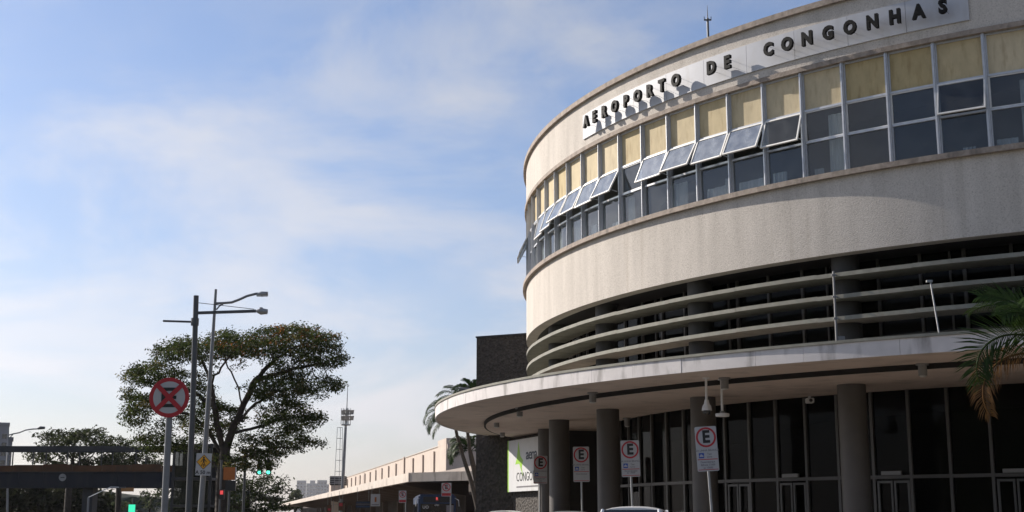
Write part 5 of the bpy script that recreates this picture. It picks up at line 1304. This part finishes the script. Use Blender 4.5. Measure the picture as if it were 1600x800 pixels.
# ------------------------------------------------------------------ vehicles
def loft(m, secs):
    o = len(m.v); n = len(secs[0])
    for s_ in secs: m.v += [tuple(p) for p in s_]
    for i in range(len(secs) - 1):
        for k in range(n):
            k2 = (k + 1) % n; m.f.append((o + i * n + k, o + i * n + k2, o + (i + 1) * n + k2, o + (i + 1) * n + k))
    m.f.append(tuple(o + k for k in reversed(range(n)))); m.f.append(tuple(o + (len(secs) - 1) * n + k for k in range(n)))
    return m
def make_car(label, paint, loc, rz, Hc=1.68, Lc=4.3, Wc=1.8, group=None):
    """Car along local y, nose at -y."""
    c = thing('parked_car', label, 'car', loc, rz, group)
    hl, hwid = Lc / 2, Wc / 2
    def sec(y, z0, z1, w0, w1):
        zm = z0 + (z1 - z0) * 0.55
        return [(-w0 * 0.9, y, z0), (w0 * 0.9, y, z0), (w0, y, z0 + 0.12), (w0, y, zm), (w1, y, z1 - 0.05), (w1 * 0.9, y, z1), (-w1 * 0.9, y, z1), (-w1, y, z1 - 0.05), (-w0, y, zm), (-w0, y, z0 + 0.12)]
    body = loft(MB(), [sec(-hl, 0.38, 0.68, hwid * 0.78, hwid * 0.72), sec(-hl + 0.12, 0.28, 0.82, hwid * 0.92, hwid * 0.82), sec(-hl + 0.55, 0.24, 0.93, hwid, hwid * 0.9), sec(-hl + 1.15, 0.24, 1.02, hwid, hwid * 0.93),
                       sec(0, 0.24, 1.04, hwid, hwid * 0.94), sec(hl - 0.8, 0.24, 1.05, hwid, hwid * 0.93), sec(hl - 0.15, 0.3, 1.04, hwid * 0.95, hwid * 0.88), sec(hl, 0.42, 0.9, hwid * 0.85, hwid * 0.8)]).build('body', M[paint], c, smooth=50)
    def csec(y, z, w): return [(-w, y, 1.0), (w, y, 1.0), (w - 0.0, y, z - 0.0), (-w, y, z)]
    yA, yB, yC, yD = -hl + 1.0, -hl + 1.85, hl - 0.75, hl - 0.12
    wt = hwid * 0.70; wb_ = hwid * 0.90
    n = 12; secs = []
    # roof: rounded shell
    rs = []
    for i in range(9):
        f_ = i / 8; y = yB + (yC - yB) * f_; zt = Hc - 0.05 * (2 * f_ - 0.8) ** 2; row = []
        for k in range(9):
            u = -1 + 2 * k / 8; row.append((wt * 1.02 * u, y, zt - 0.075 * abs(u) ** 3.0))
        rs.append(row)
    rm = MB(); o = 0
    for row in rs: rm.v += row
    for row in rs: rm.v += [(x * 0.97, y, z - 0.05) for x, y, z in row]
    N_ = 81
    for i in range(8):
        for k in range(8):
            a = i * 9 + k; rm.f.append((a, a + 1, a + 10, a + 9)); rm.f.append((N_ + a, N_ + a + 9, N_ + a + 10, N_ + a + 1))
    for i in range(8):
        for k in (0, 8): a = i * 9 + k; rm.f.append((a, a + 9, N_ + a + 9, N_ + a))
        for base_ in (0, 72): a = base_ + i; rm.f.append((a, a + 1, N_ + a + 1, N_ + a))
    rf = rm.build('roof', M[paint], c, smooth=50)
    zr = Hc - 0.09
    for s_ in (-1, 1):
        pm_ = MB()
        pm_.tube([(s_ * wb_ * 0.97, yA, 1.0), (s_ * wt, yB, zr)], [0.05, 0.04], 8); pm_.tube([(s_ * wt, yC, zr - 0.02), (s_ * wb_ * 0.95, yD, 1.0)], [0.05, 0.06], 8)
        pm_.bar((s_ * wb_, 0.05, 1.0), (s_ * wt, 0.1, zr), 0.07, 0.05); pm_.build('pillar', M[paint], c)
        MB().add([(s_ * wb_, yA + 0.06, 1.01), (s_ * wb_, yD - 0.12, 1.01), (s_ * (wt - 0.0), yC - 0.02, zr), (s_ * (wt - 0.0), yB + 0.04, zr)], [(0, 1, 2, 3)]).build('side_window', M['carglass'], c)
        MB().tube([(s_ * wb_, yA + 0.45, 1.06), (s_ * (wb_ + 0.16), yA + 0.42, 1.12)], 0.03, 6).build('mirror', M[paint], c)
        MB().box(s_ * (wb_ + 0.2) - 0.1, s_ * (wb_ + 0.2) + 0.1, yA + 0.34, yA + 0.5, 1.06, 1.22).build('mirror', M[paint], c, bevel=0.03)
        MB().hexa([(s_ * hwid * 0.5, -hl + 0.0, 0.66), (s_ * hwid * 0.88, -hl + 0.18, 0.66), (s_ * hwid * 0.86, -hl + 0.3, 0.66), (s_ * hwid * 0.5, -hl + 0.1, 0.66), (s_ * hwid * 0.5, -hl + 0.03, 0.8), (s_ * hwid * 0.84, -hl + 0.25, 0.84), (s_ * hwid * 0.82, -hl + 0.35, 0.84), (s_ * hwid * 0.5, -hl + 0.14, 0.8)]).build('headlight', M['lampglass'], c)
        MB().box(s_ * hwid * 0.72 - 0.12, s_ * hwid * 0.72 + 0.12, hl - 0.14, hl + 0.005, 0.72, 0.92).build('tail_light', M['signred'], c, bevel=0.02)
        for yy in (-hl + 0.8, hl - 0.8):
            wh = MB().tube([(s_ * (hwid - 0.2), yy, 0.33), (s_ * (hwid + 0.015), yy, 0.33)], 0.33, 24).build('wheel', M['rubber'], c, smooth=35)
            MB().tube([(s_ * (hwid + 0.0), yy, 0.33), (s_ * (hwid + 0.025), yy, 0.33)], 0.2, 16).build('rim', M['steel'], wh)
    MB().add([(-wb_ * 0.95, yA - 0.02, 1.01), (wb_ * 0.95, yA - 0.02, 1.01), (wt * 0.97, yB, zr + 0.01), (-wt * 0.97, yB, zr + 0.01)], [(0, 1, 2, 3)]).build('windscreen', M['carglass'], c)
    MB().add([(-wb_ * 0.93, yD + 0.02, 1.01), (wb_ * 0.93, yD + 0.02, 1.01), (wt * 0.97, yC, zr - 0.01), (-wt * 0.97, yC, zr - 0.01)], [(3, 2, 1, 0)]).build('rear_window', M['carglass'], c)
    MB().box(-hwid * 0.45, hwid * 0.45, -hl - 0.01, -hl + 0.05, 0.5, 0.62).build('grille', M['signblack'], c)
    return c
make_car('white car whose roof shows below the parking sign between the two middle columns', 'carwhite', (2.72, 30.2, 0.0), R_(-12), Hc=1.80)
make_car('white car at the kerb in front of the billboard, only its roof line showing', 'carwhite', (-0.25, 45.5, 0.0), R_(-6), Hc=1.76)
make_car('silver car at the kerb between the white car and the leftmost parking sign', 'carsilver', (1.55, 37.6, 0.0), R_(-12), Hc=1.72)

# bus
dU = 90.0
u0 = W(683, 800, dU)
bus = thing('city_bus', 'dark blue city bus facing the camera under the far canopy', 'bus', (u0.x, dU, 0.0), R_(6))
ztop = W(683, 772.5, dU).z
bd = MB().box(-1.27, 1.27, 0, 11, 0.35, ztop).build('body', M['busblue'], bus, bevel=0.12)
MB().box(-1.12, 1.12, -0.03, 0.02, 1.25, ztop - 0.62).build('windscreen', M['carglass'], bus)
MB().box(-0.95, 0.95, -0.045, -0.002, ztop - 0.52, ztop - 0.16).build('destination_display', M['signblack'], bus)
link('lettering', text_mesh('R', 0.26, 0.004, 0.006, M['redlight']), bus, loc=(-0.02, -0.047, ztop - 0.3))
link('lettering', text_mesh('UO', 0.28, 0.004, 0.006, M['signwhite']), bus, loc=(-0.78, -0.047, ztop - 0.85))
link('lettering', text_mesh('6701', 0.16, 0.004, 0.004, M['signwhite']), bus, loc=(-0.02, -0.047, ztop - 0.72))
MB().box(0.62, 1.1, -0.05, -0.032, ztop - 1.3, ztop - 0.72).build('route_card', M['signgrey'], bus)
for s_ in (-1, 1):
    MB().tube([(s_ * 1.2, 0.05, ztop - 0.25), (s_ * 1.42, -0.35, ztop - 0.4), (s_ * 1.45, -0.4, ztop - 0.8)], 0.03, 6).build('mirror_arm', M['steel'], bus)
    MB().box(s_ * 1.45 - 0.11, s_ * 1.45 + 0.11, -0.48, -0.36, ztop - 1.2, ztop - 0.8).build('mirror', M['signblack'], bus, bevel=0.03)
    for k in range(6): MB().box(s_ * 1.272 - 0.008, s_ * 1.272 + 0.008, 0.9 + 1.65 * k, 2.4 + 1.65 * k, 1.35, ztop - 0.6).build('side_window', M['carglass'], bus)
    MB().tube([(s_ * 0.85, -0.03, 0.75), (s_ * 0.85, 0.01, 0.75)], 0.14, 14).build('headlight', M['lampglass'], bus)
    for yy in (2.2, 8.4): MB().tube([(s_ * 1.0, yy, 0.48), (s_ * 1.285, yy, 0.48)], 0.48, 20).build('wheel', M['rubber'], bus, smooth=35)

# ------------------------------------------------------------------ air
hz = MB().box(-5050, 5050, -1550, 6550, -1.2, 190).build('haze', None)
struct(hz, 'stuff')
hm = bpy.data.materials.new('haze_air'); hm.use_nodes = True
hn, hl_ = hm.node_tree.nodes, hm.node_tree.links
hn.remove(hn['Principled BSDF'])
pv = hn.new('ShaderNodeVolumePrincipled'); pv.inputs['Color'].default_value = (0.96, 0.94, 0.95, 1); pv.inputs['Density'].default_value = 0.00005; pv.inputs['Anisotropy'].default_value = 0.2
hl_.new(pv.outputs[0], hn['Material Output'].inputs['Volume'])
hz.data.materials.append(hm)
